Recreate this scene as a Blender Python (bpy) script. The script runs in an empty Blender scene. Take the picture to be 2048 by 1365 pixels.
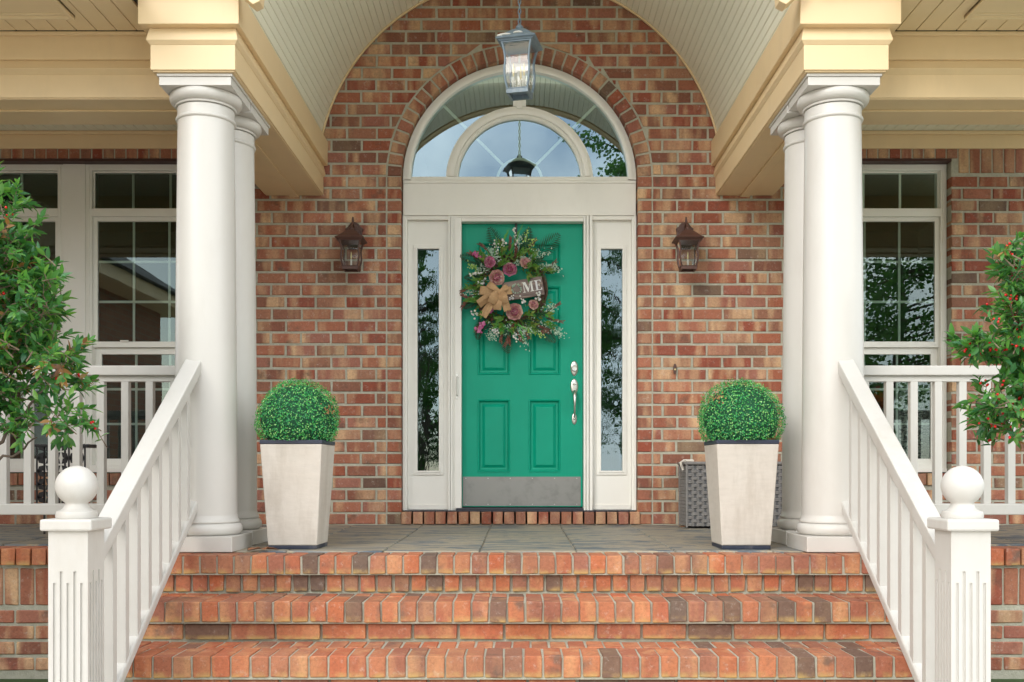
import bpy, bmesh, math, random
from mathutils import Vector, Matrix, Euler
R = math.radians
rng = random.Random(7)
sc = bpy.context.scene
C = sc.collection

# ------------------------------------------------------------------ camera
EYE = 0.40
cd = bpy.data.cameras.new("camera"); cam = bpy.data.objects.new("camera", cd); C.objects.link(cam)
cam.location = (0, 0, EYE); cam.rotation_euler = (R(90), 0, 0)
cd.sensor_width = 36.0; cd.lens = 35.16
cd.shift_x = -15 / 2048; cd.shift_y = 262.5 / 2048
cd.clip_start = 0.05; cd.clip_end = 500
sc.camera = cam

# ------------------------------------------------------------------ sky, sun, exposure
SUN_DIR = Vector((-0.48, -0.78, 0.46)).normalized()
elev = math.asin(SUN_DIR.z); azim = math.atan2(SUN_DIR.x, SUN_DIR.y)
w = bpy.data.worlds.new("World"); sc.world = w; w.use_nodes = True
nt = w.node_tree; nt.nodes.clear()
def wn(t): return nt.nodes.new(t)
sky = wn('ShaderNodeTexSky'); sky.sky_type = 'NISHITA'; sky.sun_disc = False
sky.sun_elevation = elev; sky.sun_rotation = azim % (2 * math.pi)
sky.air_density = 1.0; sky.dust_density = 0.5; sky.ozone_density = 1.0
tc = wn('ShaderNodeTexCoord')
noi = wn('ShaderNodeTexNoise'); noi.inputs['Scale'].default_value = 2.2; noi.inputs['Detail'].default_value = 7
noi.inputs['Roughness'].default_value = 0.55
rmp = wn('ShaderNodeValToRGB'); rmp.color_ramp.elements[0].position = 0.36; rmp.color_ramp.elements[1].position = 0.60
mix = wn('ShaderNodeMix'); mix.data_type = 'RGBA'
mix.inputs['B'].default_value = (15.6, 15.9, 16.1, 1)      # thin bright cloud
bg = wn('ShaderNodeBackground'); bg.inputs['Strength'].default_value = 0.15
wo = wn('ShaderNodeOutputWorld')
nt.links.new(tc.outputs['Generated'], noi.inputs['Vector'])
nt.links.new(noi.outputs['Fac'], rmp.inputs['Fac'])
nt.links.new(rmp.outputs['Color'], mix.inputs['Factor'])
nt.links.new(sky.outputs['Color'], mix.inputs['A'])
nt.links.new(mix.outputs['Result'], bg.inputs['Color'])
nt.links.new(bg.outputs['Background'], wo.inputs['Surface'])
sd = bpy.data.lights.new("sun", 'SUN'); so = bpy.data.objects.new("sun", sd); C.objects.link(so)
sd.energy = 0.9; sd.angle = R(24); sd.color = (1.0, 0.95, 0.88)
so.rotation_euler = SUN_DIR.to_track_quat('Z', 'Y').to_euler(); so.location = (-6, -8, 12)
sc.view_settings.view_transform = 'Standard'; sc.view_settings.look = 'None'
sc.view_settings.gamma = 1.0; sc.view_settings.exposure = 0.56
try: sc.view_settings.use_curve_mapping = False
except Exception: pass
sc.cycles.max_bounces = 10; sc.cycles.diffuse_bounces = 5; sc.cycles.transparent_max_bounces = 24
sc.cycles.use_denoising = True

# ------------------------------------------------------------------ helpers
def s2l(c): return c / 12.92 if c <= 0.04045 else ((c + 0.055) / 1.055) ** 2.4
def hexc(h): h = h.lstrip('#'); return tuple(s2l(int(h[i:i+2], 16) / 255) for i in (0, 2, 4))

class MB:
    def __init__(s): s.v = []; s.f = []
    def add(s, vs, fs):
        o = len(s.v); s.v += [tuple(p) for p in vs]; s.f += [tuple(i + o for i in f) for f in fs]
    def box(s, x0, x1, y0, y1, z0, z1):
        s.add([(x0,y0,z0),(x1,y0,z0),(x1,y1,z0),(x0,y1,z0),(x0,y0,z1),(x1,y0,z1),(x1,y1,z1),(x0,y1,z1)],
              [(0,3,2,1),(4,5,6,7),(0,1,5,4),(1,2,6,5),(2,3,7,6),(3,0,4,7)])
        return s
    def cbox(s, x0, x1, y0, y1, z0, z1, c=0.003, jit=0.0, rg=None):
        c = min(c, (x1-x0)*.45, (y1-y0)*.45, (z1-z0)*.45)
        vs = []
        for sx in (0, 1):
            for sy in (0, 1):
                for sz in (0, 1):
                    X = (x0, x1)[sx]; Y = (y0, y1)[sy]; Z = (z0, z1)[sz]
                    if jit:
                        X += rg.uniform(-jit, jit); Y += rg.uniform(-jit, jit); Z += rg.uniform(-jit, jit)
                    dx = c if sx == 0 else -c; dy = c if sy == 0 else -c; dz = c if sz == 0 else -c
                    vs += [(X, Y + dy, Z + dz), (X + dx, Y, Z + dz), (X + dx, Y + dy, Z)]
        def i(sx, sy, sz, k): return ((sx * 2 + sy) * 2 + sz) * 3 + k
        fs = [(i(0,0,0,0), i(0,0,1,0), i(0,1,1,0), i(0,1,0,0)), (i(1,0,0,0), i(1,1,0,0), i(1,1,1,0), i(1,0,1,0)),
              (i(0,0,0,1), i(1,0,0,1), i(1,0,1,1), i(0,0,1,1)), (i(0,1,0,1), i(0,1,1,1), i(1,1,1,1), i(1,1,0,1)),
              (i(0,0,0,2), i(0,1,0,2), i(1,1,0,2), i(1,0,0,2)), (i(0,0,1,2), i(1,0,1,2), i(1,1,1,2), i(0,1,1,2))]
        for a in (0, 1):
            for b in (0, 1):
                fs.append((i(0,a,b,1), i(1,a,b,1), i(1,a,b,2), i(0,a,b,2)))
                fs.append((i(a,0,b,0), i(a,1,b,0), i(a,1,b,2), i(a,0,b,2)))
                fs.append((i(a,b,0,0), i(a,b,1,0), i(a,b,1,1), i(a,b,0,1)))
                for d in (0, 1):
                    pass
        for a in (0, 1):
            for b in (0, 1):
                for d in (0, 1): fs.append((i(a,b,d,0), i(a,b,d,1), i(a,b,d,2)))
        s.add(vs, fs); return s
    def prism(s, poly, y0, y1, axis='y'):
        n = len(poly)
        def m(p, t):
            if axis == 'y': return (p[0], t, p[1])
            if axis == 'x': return (t, p[0], p[1])
            return (p[0], p[1], t)
        s.add([m(p, y0) for p in poly] + [m(p, y1) for p in poly],
              [tuple(range(n)), tuple(range(2*n-1, n-1, -1))] + [(i, i+n, (i+1) % n + n, (i+1) % n) for i in range(n)])
        return s
    def brick(s, P, y0, y1, c=0.004):
        """wall brick: P = 4 corners (x,z) anticlockwise seen from -y, front at y0, chamfered front edges"""
        cx = sum(p[0] for p in P) / 4; cz = sum(p[1] for p in P) / 4
        ins = []
        for x, z in P:
            ins.append((x + (c if x < cx else -c), z + (c if z < cz else -c)))
        vs = [(x, y0, z) for x, z in ins] + [(x, y0 + c, z) for x, z in P] + [(x, y1, z) for x, z in P]
        fs = [(0, 1, 2, 3)]
        for i in range(4):
            j = (i + 1) % 4; fs += [(i, i + 4, j + 4, j), (i + 4, i + 8, j + 8, j + 4)]
        s.add(vs, fs); return s
    def lathe(s, prof, cx=0, cy=0, n=32, cap=True):
        vs = []
        for r, z in prof:
            for k in range(n):
                a = 2 * math.pi * k / n; vs.append((cx + r * math.cos(a), cy + r * math.sin(a), z))
        fs = []
        for i in range(len(prof) - 1):
            for k in range(n):
                k2 = (k + 1) % n; fs.append((i*n+k, i*n+k2, (i+1)*n+k2, (i+1)*n+k))
        if cap:
            fs.append(tuple(range(n - 1, -1, -1))); fs.append(tuple(range((len(prof)-1)*n, len(prof)*n)))
        s.add(vs, fs); return s
    def loft4(s, prof, cap=True, cx=0, cy=0):
        """square rings: prof = (z, half)"""
        vs = []
        for z, h in prof:
            vs += [(cx-h, cy-h, z), (cx+h, cy-h, z), (cx+h, cy+h, z), (cx-h, cy+h, z)]
        fs = []
        for i in range(len(prof) - 1):
            for k in range(4):
                k2 = (k+1) % 4; fs.append((i*4+k, i*4+k2, (i+1)*4+k2, (i+1)*4+k))
        if cap: fs += [(3,2,1,0), tuple(range((len(prof)-1)*4, len(prof)*4))]
        s.add(vs, fs); return s
    def tube(s, pts, rad, n=6, cap=True):
        pts = [Vector(p) for p in pts]
        if not isinstance(rad, (list, tuple)): rad = [rad] * len(pts)
        t0 = (pts[1] - pts[0]).normalized()
        up = Vector((0, 0, 1)) if abs(t0.z) < 0.9 else Vector((1, 0, 0))
        u = t0.cross(up).normalized()
        vs = []
        for i, p in enumerate(pts):
            t = (pts[min(i+1, len(pts)-1)] - pts[max(i-1, 0)]).normalized()
            u = (u - t * u.dot(t)).normalized(); v = t.cross(u)
            for k in range(n):
                a = 2 * math.pi * k / n; vs.append(p + (u * math.cos(a) + v * math.sin(a)) * rad[i])
        fs = []
        for i in range(len(pts) - 1):
            for k in range(n):
                k2 = (k+1) % n; fs.append((i*n+k, i*n+k2, (i+1)*n+k2, (i+1)*n+k))
        if cap: fs += [tuple(range(n-1, -1, -1)), tuple(range((len(pts)-1)*n, len(pts)*n))]
        s.add(vs, fs); return s
    def ring(s, r0, r1, a0, a1, y0, y1, cx=0, cz=0, n=48):
        """arch ring in the XZ plane"""
        vs = []
        for k in range(n + 1):
            a = a0 + (a1 - a0) * k / n; c, q = math.cos(a), math.sin(a)
            vs += [(cx+r0*c, y0, cz+r0*q), (cx+r1*c, y0, cz+r1*q), (cx+r1*c, y1, cz+r1*q), (cx+r0*c, y1, cz+r0*q)]
        fs = []
        for k in range(n):
            for j in range(4):
                j2 = (j+1) % 4; fs.append((k*4+j, k*4+j2, (k+1)*4+j2, (k+1)*4+j))
        fs += [(3,2,1,0), (n*4, n*4+1, n*4+2, n*4+3)]
        s.add(vs, fs); return s
    def sphere(s, c, r, n=8, m=6, sc_=(1,1,1)):
        vs = [(c[0], c[1], c[2]-r*sc_[2])]
        for i in range(1, m):
            t = -math.pi/2 + math.pi*i/m
            for k in range(n):
                a = 2*math.pi*k/n
                vs.append((c[0]+r*sc_[0]*math.cos(t)*math.cos(a), c[1]+r*sc_[1]*math.cos(t)*math.sin(a), c[2]+r*sc_[2]*math.sin(t)))
        vs.append((c[0], c[1], c[2]+r*sc_[2]))
        fs = [(0, 1+(k+1) % n, 1+k) for k in range(n)]
        for i in range(m-2):
            for k in range(n):
                k2 = (k+1) % n; fs.append((1+i*n+k, 1+i*n+k2, 1+(i+1)*n+k2, 1+(i+1)*n+k))
        L = len(vs)-1
        fs += [(L, 1+(m-2)*n+k, 1+(m-2)*n+(k+1) % n) for k in range(n)]
        s.add(vs, fs); return s
    def ribbon(s, pts, side, wd):
        """strip of width wd along pts; side = vector or list of vectors across"""
        vs = []
        for i, p in enumerate(pts):
            sv = side[i] if isinstance(side, list) else side
            ww = wd[i] if isinstance(wd, list) else wd
            q = Vector(sv).normalized() * ww / 2; p = Vector(p)
            vs += [p - q, p + q]
        s.add(vs, [(2*i, 2*i+1, 2*i+3, 2*i+2) for i in range(len(pts)-1)]); return s
    def xf(s, M, start=0):
        s.v = s.v[:start] + [tuple(M @ Vector(p)) for p in s.v[start:]]; return s
    def mesh(s, name, mat, bev=0, smooth=None, recalc=True):
        me = bpy.data.meshes.new(name); me.from_pydata(s.v, [], s.f); me.update()
        if recalc or bev:
            bm = bmesh.new(); bm.from_mesh(me)
            if recalc: bmesh.ops.recalc_face_normals(bm, faces=bm.faces[:])
            if bev:
                es = [e for e in bm.edges if e.is_manifold and e.calc_face_angle(0) > 0.5]
                bmesh.ops.bevel(bm, geom=es, offset=bev, segments=2, profile=0.5, affect='EDGES', clamp_overlap=True)
            bm.to_mesh(me); bm.free()
        if smooth is not None:
            me.shade_smooth()
            try: me.set_sharp_from_angle(angle=R(smooth))
            except Exception: pass
        if mat: me.materials.append(mat)
        return me
    def build(s, name, mat, parent=None, bev=0, smooth=None, recalc=True, loc=None):
        o = bpy.data.objects.new(name, s.mesh(name, mat, bev, smooth, recalc)); C.objects.link(o)
        if parent: o.parent = parent
        if loc: o.location = loc
        return o

def tag(o, label, cat=None, group=None, kind=None):
    if label: o['label'] = label
    if cat: o['category'] = cat
    if group: o['group'] = group
    if kind: o['kind'] = kind
    return o
def thing(name, loc, label, cat, group=None, rz=0):
    o = bpy.data.objects.new(name, None); C.objects.link(o); o.location = loc; o.rotation_euler = (0, 0, rz)
    o.empty_display_size = 0.1
    return tag(o, label, cat, group)
def part(name, parent):
    o = bpy.data.objects.new(name, None); C.objects.link(o); o.parent = parent; o.empty_display_size = 0.05
    return o
def inst(name, me, parent, loc=(0,0,0), rot=None, scl=None):
    o = bpy.data.objects.new(name, me); C.objects.link(o); o.parent = parent; o.location = loc
    if rot: o.rotation_euler = rot
    if scl: o.scale = scl
    return o
def copy_tree(o, parent=None):
    c = o.copy(); C.objects.link(c); c.parent = parent
    for ch in list(o.children): copy_tree(ch, c)
    return c

# ------------------------------------------------------------------ materials
class NT:
    def __init__(s, name):
        s.m = bpy.data.materials.new(name); s.m.use_nodes = True; s.t = s.m.node_tree; s.t.nodes.clear()
        s.out = s.n('ShaderNodeOutputMaterial')
    def n(s, t, **k):
        nd = s.t.nodes.new(t)
        for a, b in k.items(): setattr(nd, a, b)
        return nd
    def l(s, a, b): s.t.links.new(a, b)
    def set(s, inp, v):
        if hasattr(v, 'links') or hasattr(v, 'is_linked'): s.l(v, inp)
        else: inp.default_value = v
    def math(s, op, a, b=None, c=None, clamp=False):
        nd = s.n('ShaderNodeMath', operation=op, use_clamp=clamp); s.set(nd.inputs[0], a)
        if b is not None: s.set(nd.inputs[1], b)
        if c is not None: s.set(nd.inputs[2], c)
        return nd.outputs[0]
    def vmath(s, op, a, b):
        nd = s.n('ShaderNodeVectorMath', operation=op); s.set(nd.inputs[0], a); s.set(nd.inputs[1], b); return nd.outputs[0]
    def pos(s): return s.n('ShaderNodeNewGeometry').outputs['Position']
    def obj(s): return s.n('ShaderNodeTexCoord').outputs['Object']
    def rnd(s):
        a = s.n('ShaderNodeObjectInfo').outputs['Random']; b = s.n('ShaderNodeNewGeometry').outputs['Random Per Island']
        return s.math('FRACT', s.math('ADD', a, s.math('MULTIPLY', b, 7.31)))
    def noise(s, vec, scale, detail=4, rough=0.55, stretch=None, dist=0):
        if stretch: vec = s.vmath('MULTIPLY', vec, stretch)
        nd = s.n('ShaderNodeTexNoise'); s.l(vec, nd.inputs['Vector']); nd.inputs['Scale'].default_value = scale
        nd.inputs['Detail'].default_value = detail; nd.inputs['Roughness'].default_value = rough; nd.inputs['Distortion'].default_value = dist
        return nd.outputs['Fac']
    def ramp(s, fac, stops, interp='LINEAR'):
        nd = s.n('ShaderNodeValToRGB'); s.l(fac, nd.inputs['Fac']); cr = nd.color_ramp; cr.interpolation = interp
        while len(cr.elements) < len(stops): cr.elements.new(0.5)
        for e, (p, c) in zip(cr.elements, stops):
            e.position = p; e.color = (c, c, c, 1) if isinstance(c, (int, float)) else (*c, 1)
        return nd.outputs['Color']
    def mix(s, fac, a, b, mode='MIX'):
        nd = s.n('ShaderNodeMix', data_type='RGBA', blend_type=mode); s.set(nd.inputs['Factor'], fac)
        for k, v in (('A', a), ('B', b)):
            if isinstance(v, tuple): v = (*v[:3], 1)
            s.set(nd.inputs[k], v)
        return nd.outputs['Result']
    def bump(s, h, strength=0.3, dist=0.01, normal=None):
        nd = s.n('ShaderNodeBump'); s.l(h, nd.inputs['Height']); nd.inputs['Strength'].default_value = strength
        nd.inputs['Distance'].default_value = dist
        if normal: s.l(normal, nd.inputs['Normal'])
        return nd.outputs['Normal']
    def bsdf(s, col, rough=0.6, normal=None, metal=0, spec=0.5, sub=0, trans=None):
        b = s.n('ShaderNodeBsdfPrincipled')
        if isinstance(col, tuple): col = (*col[:3], 1)
        s.set(b.inputs['Base Color'], col); s.set(b.inputs['Roughness'], rough); b.inputs['Metallic'].default_value = metal
        b.inputs['Specular IOR Level'].default_value = spec
        if normal: s.l(normal, b.inputs['Normal'])
        s.l(b.outputs[0], s.out.inputs['Surface']); return b

def mat_paint(name, col, rough=0.45, var=0.06, dirt=None, dirt_amt=0.25, grain=None, bump=0.12, nscale=6.0):
    t = NT(name); p = t.pos()
    n1 = t.noise(p, nscale, 5); n2 = t.noise(p, 60, 3)
    c = t.mix(t.math('MULTIPLY', n1, 1.0), tuple(x * (1 - var) for x in col), tuple(min(1, x * (1 + var)) for x in col))
    if dirt:
        d = t.noise(p, 3.3, 8, 0.7, stretch=(1, 1, .35))
        c = t.mix(t.math('MULTIPLY', t.ramp(d, [(0.52, 0.0), (0.75, 1.0)]), dirt_amt), c, dirt)
    h = n2
    if grain: h = t.noise(p, 26, 5, 0.6, stretch=grain, dist=.6)
    t.bsdf(c, t.math('MULTIPLY_ADD', n1, 0.15, rough - .07), t.bump(h, bump, 0.004)); return t.m

def mat_brick(name, reds, tan, brown, white=0.35, tan_pos=(0.45, 0.64), stain=None, allb=.95):
    t = NT(name); p = t.pos(); r = t.rnd()
    r2 = t.math('FRACT', t.math('MULTIPLY', r, 13.7)); r3 = t.math('FRACT', t.math('MULTIPLY', r, 57.3))
    cv = t.n('ShaderNodeCombineXYZ'); t.l(t.math('MULTIPLY', r, 91), cv.inputs[0]); t.l(t.math('MULTIPLY', r2, 37), cv.inputs[1])
    t.l(t.math('MULTIPLY', r3, 17), cv.inputs[2])
    q = t.vmath('ADD', p, cv.outputs[0])
    base = t.ramp(r, [(i / max(1, len(reds) - 1), c) for i, c in enumerate(reds)])
    band = t.noise(q, 9.0, 2.5, 0.5, stretch=(1, 1, .16))
    amt = t.math('MULTIPLY', t.ramp(band, [(tan_pos[0], 0.0), (tan_pos[1], 1.0)]), t.math('MULTIPLY_ADD', r2, .55, .45))
    c = t.mix(amt, base, tan)
    smk = t.noise(q, 9, 4, 0.6)
    c = t.mix(t.math('MULTIPLY', t.ramp(smk, [(0.55, 0.0), (0.72, 1.0)]), t.math('MULTIPLY', t.ramp(r3, [(0.55, 0.0), (0.8, 1.0)]), .75)), c, brown)
    allbr = t.ramp(r2, [(allb, 0.0), (allb + .04, 1.0)])
    c = t.mix(t.math('MULTIPLY', allbr, .8), c, brown)
    gr = t.noise(q, 70, 6, 0.7)
    c = t.mix(.75, c, t.ramp(gr, [(0.25, .55), (0.5, 1.0), (0.75, 1.25)]), 'MULTIPLY')
    wh = t.noise(q, 30, 7, 0.8)
    c = t.mix(t.math('MULTIPLY', t.ramp(wh, [(0.56, 0.0), (0.72, 1.0)]), white), c, (.62, .56, .48))
    wear = t.noise(p, 2.3, 5, 0.6)
    c = t.mix(.6, c, t.ramp(wear, [(0.3, .72), (0.5, 1.0), (0.7, 1.18)]), 'MULTIPLY')
    pit = t.noise(p, 130, 3, 0.6)
    c = t.mix(t.ramp(pit, [(0.27, .6), (0.36, 0.0)]), c, (.05, .035, .025))
    if stain:
        st = t.noise(p, 14, 5, 0.6)
        oz = t.n('ShaderNodeSeparateXYZ'); t.l(t.n('ShaderNodeTexCoord').outputs['Generated'], oz.inputs[0])
        low = t.ramp(oz.outputs[2], [(0.06, 1.0), (0.34, 0.0)])
        c = t.mix(t.math('MULTIPLY', t.math('MULTIPLY', low, t.ramp(st, [(0.40, 0.0), (0.58, 1.0)])), .75), c, stain)
    h = t.math('ADD', t.math('MULTIPLY', t.noise(q, 38, 6, .65), 1.0), t.math('MULTIPLY', t.noise(q, 10, 3, .5), 1.1))
    t.bsdf(c, t.math('MULTIPLY_ADD', gr, .25, .62), t.bump(h, .55, .006), spec=.3); return t.m

M = {}
M['brick'] = mat_brick('wall_brick', [(.27,.078,.042), (.34,.115,.062), (.32,.155,.095), (.21,.082,.052), (.38,.14,.08), (.30,.125,.088), (.26,.062,.034), (.34,.17,.105)],
                       (.60,.39,.22), (.10,.072,.052), white=.5, tan_pos=(.475, .65))
M['stepbrick'] = mat_brick('step_brick', [(.42,.135,.06), (.34,.115,.065), (.47,.17,.08), (.29,.12,.08), (.44,.125,.055), (.25,.125,.085), (.41,.15,.075), (.38,.16,.09)],
                       (.60,.32,.15), (.115,.09,.07), white=.45, tan_pos=(.50, .78), stain=(.50,.34,.12), allb=.89)
def mat_mortar():
    t = NT('mortar'); p = t.pos()
    n = t.noise(p, 45, 6, .7); m2 = t.noise(p, 5, 4)
    c = t.mix(n, (.30,.29,.225), (.58,.555,.455)); c = t.mix(t.math('MULTIPLY', t.ramp(m2, [(0.45, 0.0), (0.7, 1.0)]), .45), c, (.27,.27,.20))
    t.bsdf(c, .9, t.bump(n, .8, .01), spec=.15); return t.m
M['mortar'] = mat_mortar()
M['white'] = mat_paint('white_trim_paint', (.80,.78,.72), .38, .03, dirt=(.55,.51,.44), dirt_amt=.22, grain=(1, 1, .08), bump=.10)  # trim, board and vinyl whites raised: colour brightens the shaded doorway
M['white_h'] = mat_paint('white_board_paint', (.80,.775,.71), .42, .04, dirt=(.55,.51,.44), dirt_amt=.25, grain=(.08, 1, 1), bump=.12)
M['colwhite'] = mat_paint('column_paint', (.60,.575,.53), .36, .03, dirt=(.50,.46,.40), dirt_amt=.35, bump=.05)  # column and rail whites lowered: colour tones down the sunlit front
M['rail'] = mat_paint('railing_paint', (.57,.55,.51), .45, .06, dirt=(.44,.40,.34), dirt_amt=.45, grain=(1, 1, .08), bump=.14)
M['vinyl'] = mat_paint('window_vinyl', (.80,.785,.72), .35, .03, bump=.04)
M['cream'] = mat_paint('cream_fascia_paint', (.77,.585,.34), .42, .04, dirt=(.52,.40,.24), dirt_amt=.25, grain=(.12, .12, 1), bump=.06)
M['vault'] = mat_paint('vault_board_paint', (.84,.82,.67), .5, .03, dirt=(.62,.60,.48), dirt_amt=.25, bump=.05)
M['soffit'] = mat_paint('soffit_vinyl', (.78,.63,.39), .5, .03, bump=.04)
M['gap'] = mat_paint('soffit_backing', (.07,.06,.045), .9, .1)
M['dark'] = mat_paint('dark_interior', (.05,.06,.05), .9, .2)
M['roomfloor'] = mat_paint('interior_floor', (.09,.055,.03), .5, .2)
M['lintel'] = mat_paint('painted_steel_lintel', (.055,.018,.014), .5, .1)
M['black'] = mat_paint('black_metal', (.016,.016,.018), .45, .2)
M['bulb'] = mat_paint('frosted_bulb', (.75,.62,.30), .25, .02)
M['threshold'] = mat_paint('bronze_threshold', (.022,.022,.035), .35, .2)
M['shingle'] = mat_paint('roof_shingle', (.10,.10,.105), .85, .4, nscale=30)
M['pale_bounce'] = mat_paint('bounce_concrete', (.54,.51,.46), .85, .12, bump=.4)
def mat_door():
    t = NT('teal_door_paint'); p = t.pos()
    g = t.noise(p, 30, 5, .6, stretch=(1, 1, .07), dist=1.2); n = t.noise(p, 4, 3)
    c = t.mix(n, (.0,.27,.165), (.0,.33,.205))
    t.bsdf(c, t.math('MULTIPLY_ADD', g, .2, .30), t.bump(g, .35, .004), spec=.25); return t.m
M['door'] = mat_door()
def mat_metal(name, col, rough=.3, brush=None, smudge=True):
    t = NT(name); p = t.pos(); n = t.noise(p, 40, 4, .6, stretch=brush) if brush else t.noise(p, 25, 4)
    sm = t.noise(p, 7, 6, .7)
    c = t.mix(t.math('MULTIPLY', t.ramp(sm, [(.5, 0.0), (.72, 1.0)]), .5 if smudge else 0), col, tuple(x*.6 for x in col))
    t.bsdf(c, t.math('MULTIPLY_ADD', sm, .25, rough), t.bump(n, .06, .002), metal=1); return t.m
M['nickel'] = mat_metal('satin_nickel', (.62,.60,.56), .2)
M['steel'] = mat_metal('brushed_steel', (.27,.265,.25), .36, (.05, 1, 1))
M['bronze'] = mat_paint('rusty_bronze', (.085,.038,.028), .5, .35, dirt=(.16,.06,.035), dirt_amt=.7, nscale=30)
M['pewter'] = mat_paint('weathered_pewter', (.17,.23,.28), .42, .3, dirt=(.55,.58,.58), dirt_amt=.8, nscale=25)
M['droppings'] = mat_paint('white_droppings', (.80,.78,.72), .9, .1)
def mat_glass(name, ior=1.9, tint=(.72,.82,.78), wav=None, rough=0.0, refl_tint=(1, 1, 1)):
    t = NT(name)
    fr = t.n('ShaderNodeFresnel'); fr.inputs['IOR'].default_value = ior
    tr = t.n('ShaderNodeBsdfTransparent'); tr.inputs['Color'].default_value = (*tint, 1)
    gl = t.n('ShaderNodeBsdfGlossy'); gl.inputs['Roughness'].default_value = rough; gl.inputs['Color'].default_value = (*refl_tint, 1)
    if wav:
        nz = t.noise(t.pos(), wav[0], 3, .5, stretch=wav[2], dist=.8)
        nm = t.bump(nz, wav[1], .01); t.l(nm, gl.inputs['Normal'])
    mx = t.n('ShaderNodeMixShader'); t.l(fr.outputs[0], mx.inputs[0]); t.l(tr.outputs[0], mx.inputs[1]); t.l(gl.outputs[0], mx.inputs[2])
    t.l(mx.outputs[0], t.out.inputs['Surface']); return t.m
M['glass'] = mat_glass('window_glass', 2.0, wav=(1.2, .04, (1, 1, 1)), refl_tint=(.82,.98,.95))
M['fanglass'] = mat_glass('fanlight_glass', 2.75, (.60,.72,.66), wav=(1.0, .03, (1, 1, 1)), refl_tint=(.76,.95,1.0))  # blue gloss tint puts a bluer sky into the reflection
M['sideglass'] = mat_glass('leaded_sidelight_glass', 2.2, (.4,.5,.48), wav=(9, .05, (1, 1, .35)), refl_tint=(.72,.92,1.0))
M['lampglass'] = mat_glass('lamp_glass', 1.55, (.93,.95,.95), wav=(30, .05, (1, 1, 1)))
def mat_slate():
    t = NT('stamped_slate'); p = t.pos(); r = t.rnd()
    cv = t.n('ShaderNodeCombineXYZ'); t.l(t.math('MULTIPLY', r, 13), cv.inputs[1]); q = t.vmath('ADD', p, cv.outputs[0])
    a = t.noise(q, 2.6, 8, .68, stretch=(.6, 2.2, 1), dist=2.2); b = t.noise(q, 9, 6, .7, stretch=(.3, 3, 1), dist=1)
    c = t.ramp(a, [(.30, (.055,.075,.10)), (.44, (.125,.145,.16)), (.52, (.36,.30,.205)), (.64, (.19,.20,.20))])
    c = t.mix(.7, c, t.ramp(b, [(.3, .6), (.6, 1.2)]), 'MULTIPLY')
    t.bsdf(c, t.math('MULTIPLY_ADD', b, .3, .42), t.bump(t.math('ADD', a, b), .5, .012), spec=.4); return t.m
M['slate'] = mat_slate()
def mat_leaf(name, cols, rough=.35, trans=.25):
    t = NT(name); r = t.rnd()
    c = t.ramp(r, [(i / (len(cols) - 1), k) for i, k in enumerate(cols)])
    b = t.n('ShaderNodeBsdfPrincipled'); t.l(c, b.inputs['Base Color']); b.inputs['Roughness'].default_value = rough
    tl = t.n('ShaderNodeBsdfTranslucent'); t.l(t.mix(1, c, (1.2, 1.3, .6), 'MULTIPLY'), tl.inputs['Color'])
    mx = t.n('ShaderNodeMixShader'); mx.inputs[0].default_value = trans
    t.l(b.outputs[0], mx.inputs[1]); t.l(tl.outputs[0], mx.inputs[2]); t.l(mx.outputs[0], t.out.inputs['Surface']); return t.m
M['holly'] = mat_leaf('holly_leaf', [(.032,.12,.036), (.065,.22,.05), (.11,.31,.06), (.04,.16,.07), (.22,.44,.085), (.06,.20,.085), (.14,.36,.065)], .26, .35)
M['hollydry'] = mat_leaf('dry_holly_leaf', [(.30,.13,.04), (.38,.20,.07), (.22,.10,.05), (.42,.30,.08)], .5)
M['box'] = mat_leaf('boxwood_leaf', [(.02,.22,.07), (.03,.34,.10), (.10,.50,.10), (.02,.25,.11), (.40,.72,.24), (.06,.42,.09), (.02,.17,.09), (.18,.56,.13)], .25, .25)
M['boxcore'] = mat_paint('boxwood_core', (.008,.07,.028), .9, .3)
M['tree'] = mat_leaf('tree_leaf', [(.05,.13,.045), (.08,.19,.06), (.11,.22,.065), (.06,.15,.07)], .5, .5)
M['autumn'] = mat_leaf('autumn_leaf', [(.30,.04,.03), (.40,.12,.03), (.45,.28,.04), (.25,.03,.03)], .5)
M['bark'] = mat_paint('bark', (.10,.075,.055), .9, .4, nscale=20, bump=.6)
M['twig'] = mat_paint('twig_bark', (.20,.145,.095), .8, .3, nscale=30)
M['berry'] = mat_paint('red_berry', (.62,.012,.012), .2, .1)
t = NT('limewashed_planter'); p = t.pos()
n1 = t.noise(p, 7, 6, .65); n2 = t.noise(p, 5, 7, .7, stretch=(1.5, 1.5, .3)); comb = t.noise(p, 30, 4, .6, stretch=(.35, .35, 1.6)); sp = t.noise(p, 90, 4, .7)
c = t.mix(n1, (.50,.445,.38), (.63,.585,.52)); c = t.mix(t.math('MULTIPLY', t.ramp(n2, [(.50, 0.0), (.68, 1.0)]), .65), c, (.44,.385,.32))
c = t.mix(.3, c, t.ramp(comb, [(.3, .85), (.6, 1.05)]), 'MULTIPLY'); c = t.mix(t.ramp(sp, [(.22, .6), (.32, 0.0)]), c, (.28,.24,.20))
t.bsdf(c, .8, t.bump(t.math('ADD', t.math('MULTIPLY', comb, .4), n1), .4, .006)); M['planter'] = t.m
M['planterblue'] = mat_paint('worn_blue_black_rim', (.022,.028,.050), .5, .3, dirt=(.30,.28,.26), dirt_amt=.6, nscale=30)
M['wicker'] = mat_paint('grey_wicker', (.19,.18,.17), .6, .25, nscale=60)
M['wickerdark'] = mat_paint('grey_wicker_shadow_weave', (.075,.077,.082), .7, .25, nscale=60)
M['linen'] = mat_paint('linen_lining', (.62,.57,.50), .9, .08)
M['grass'] = mat_paint('lawn', (.045,.085,.022), .95, .4, nscale=3)
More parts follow.
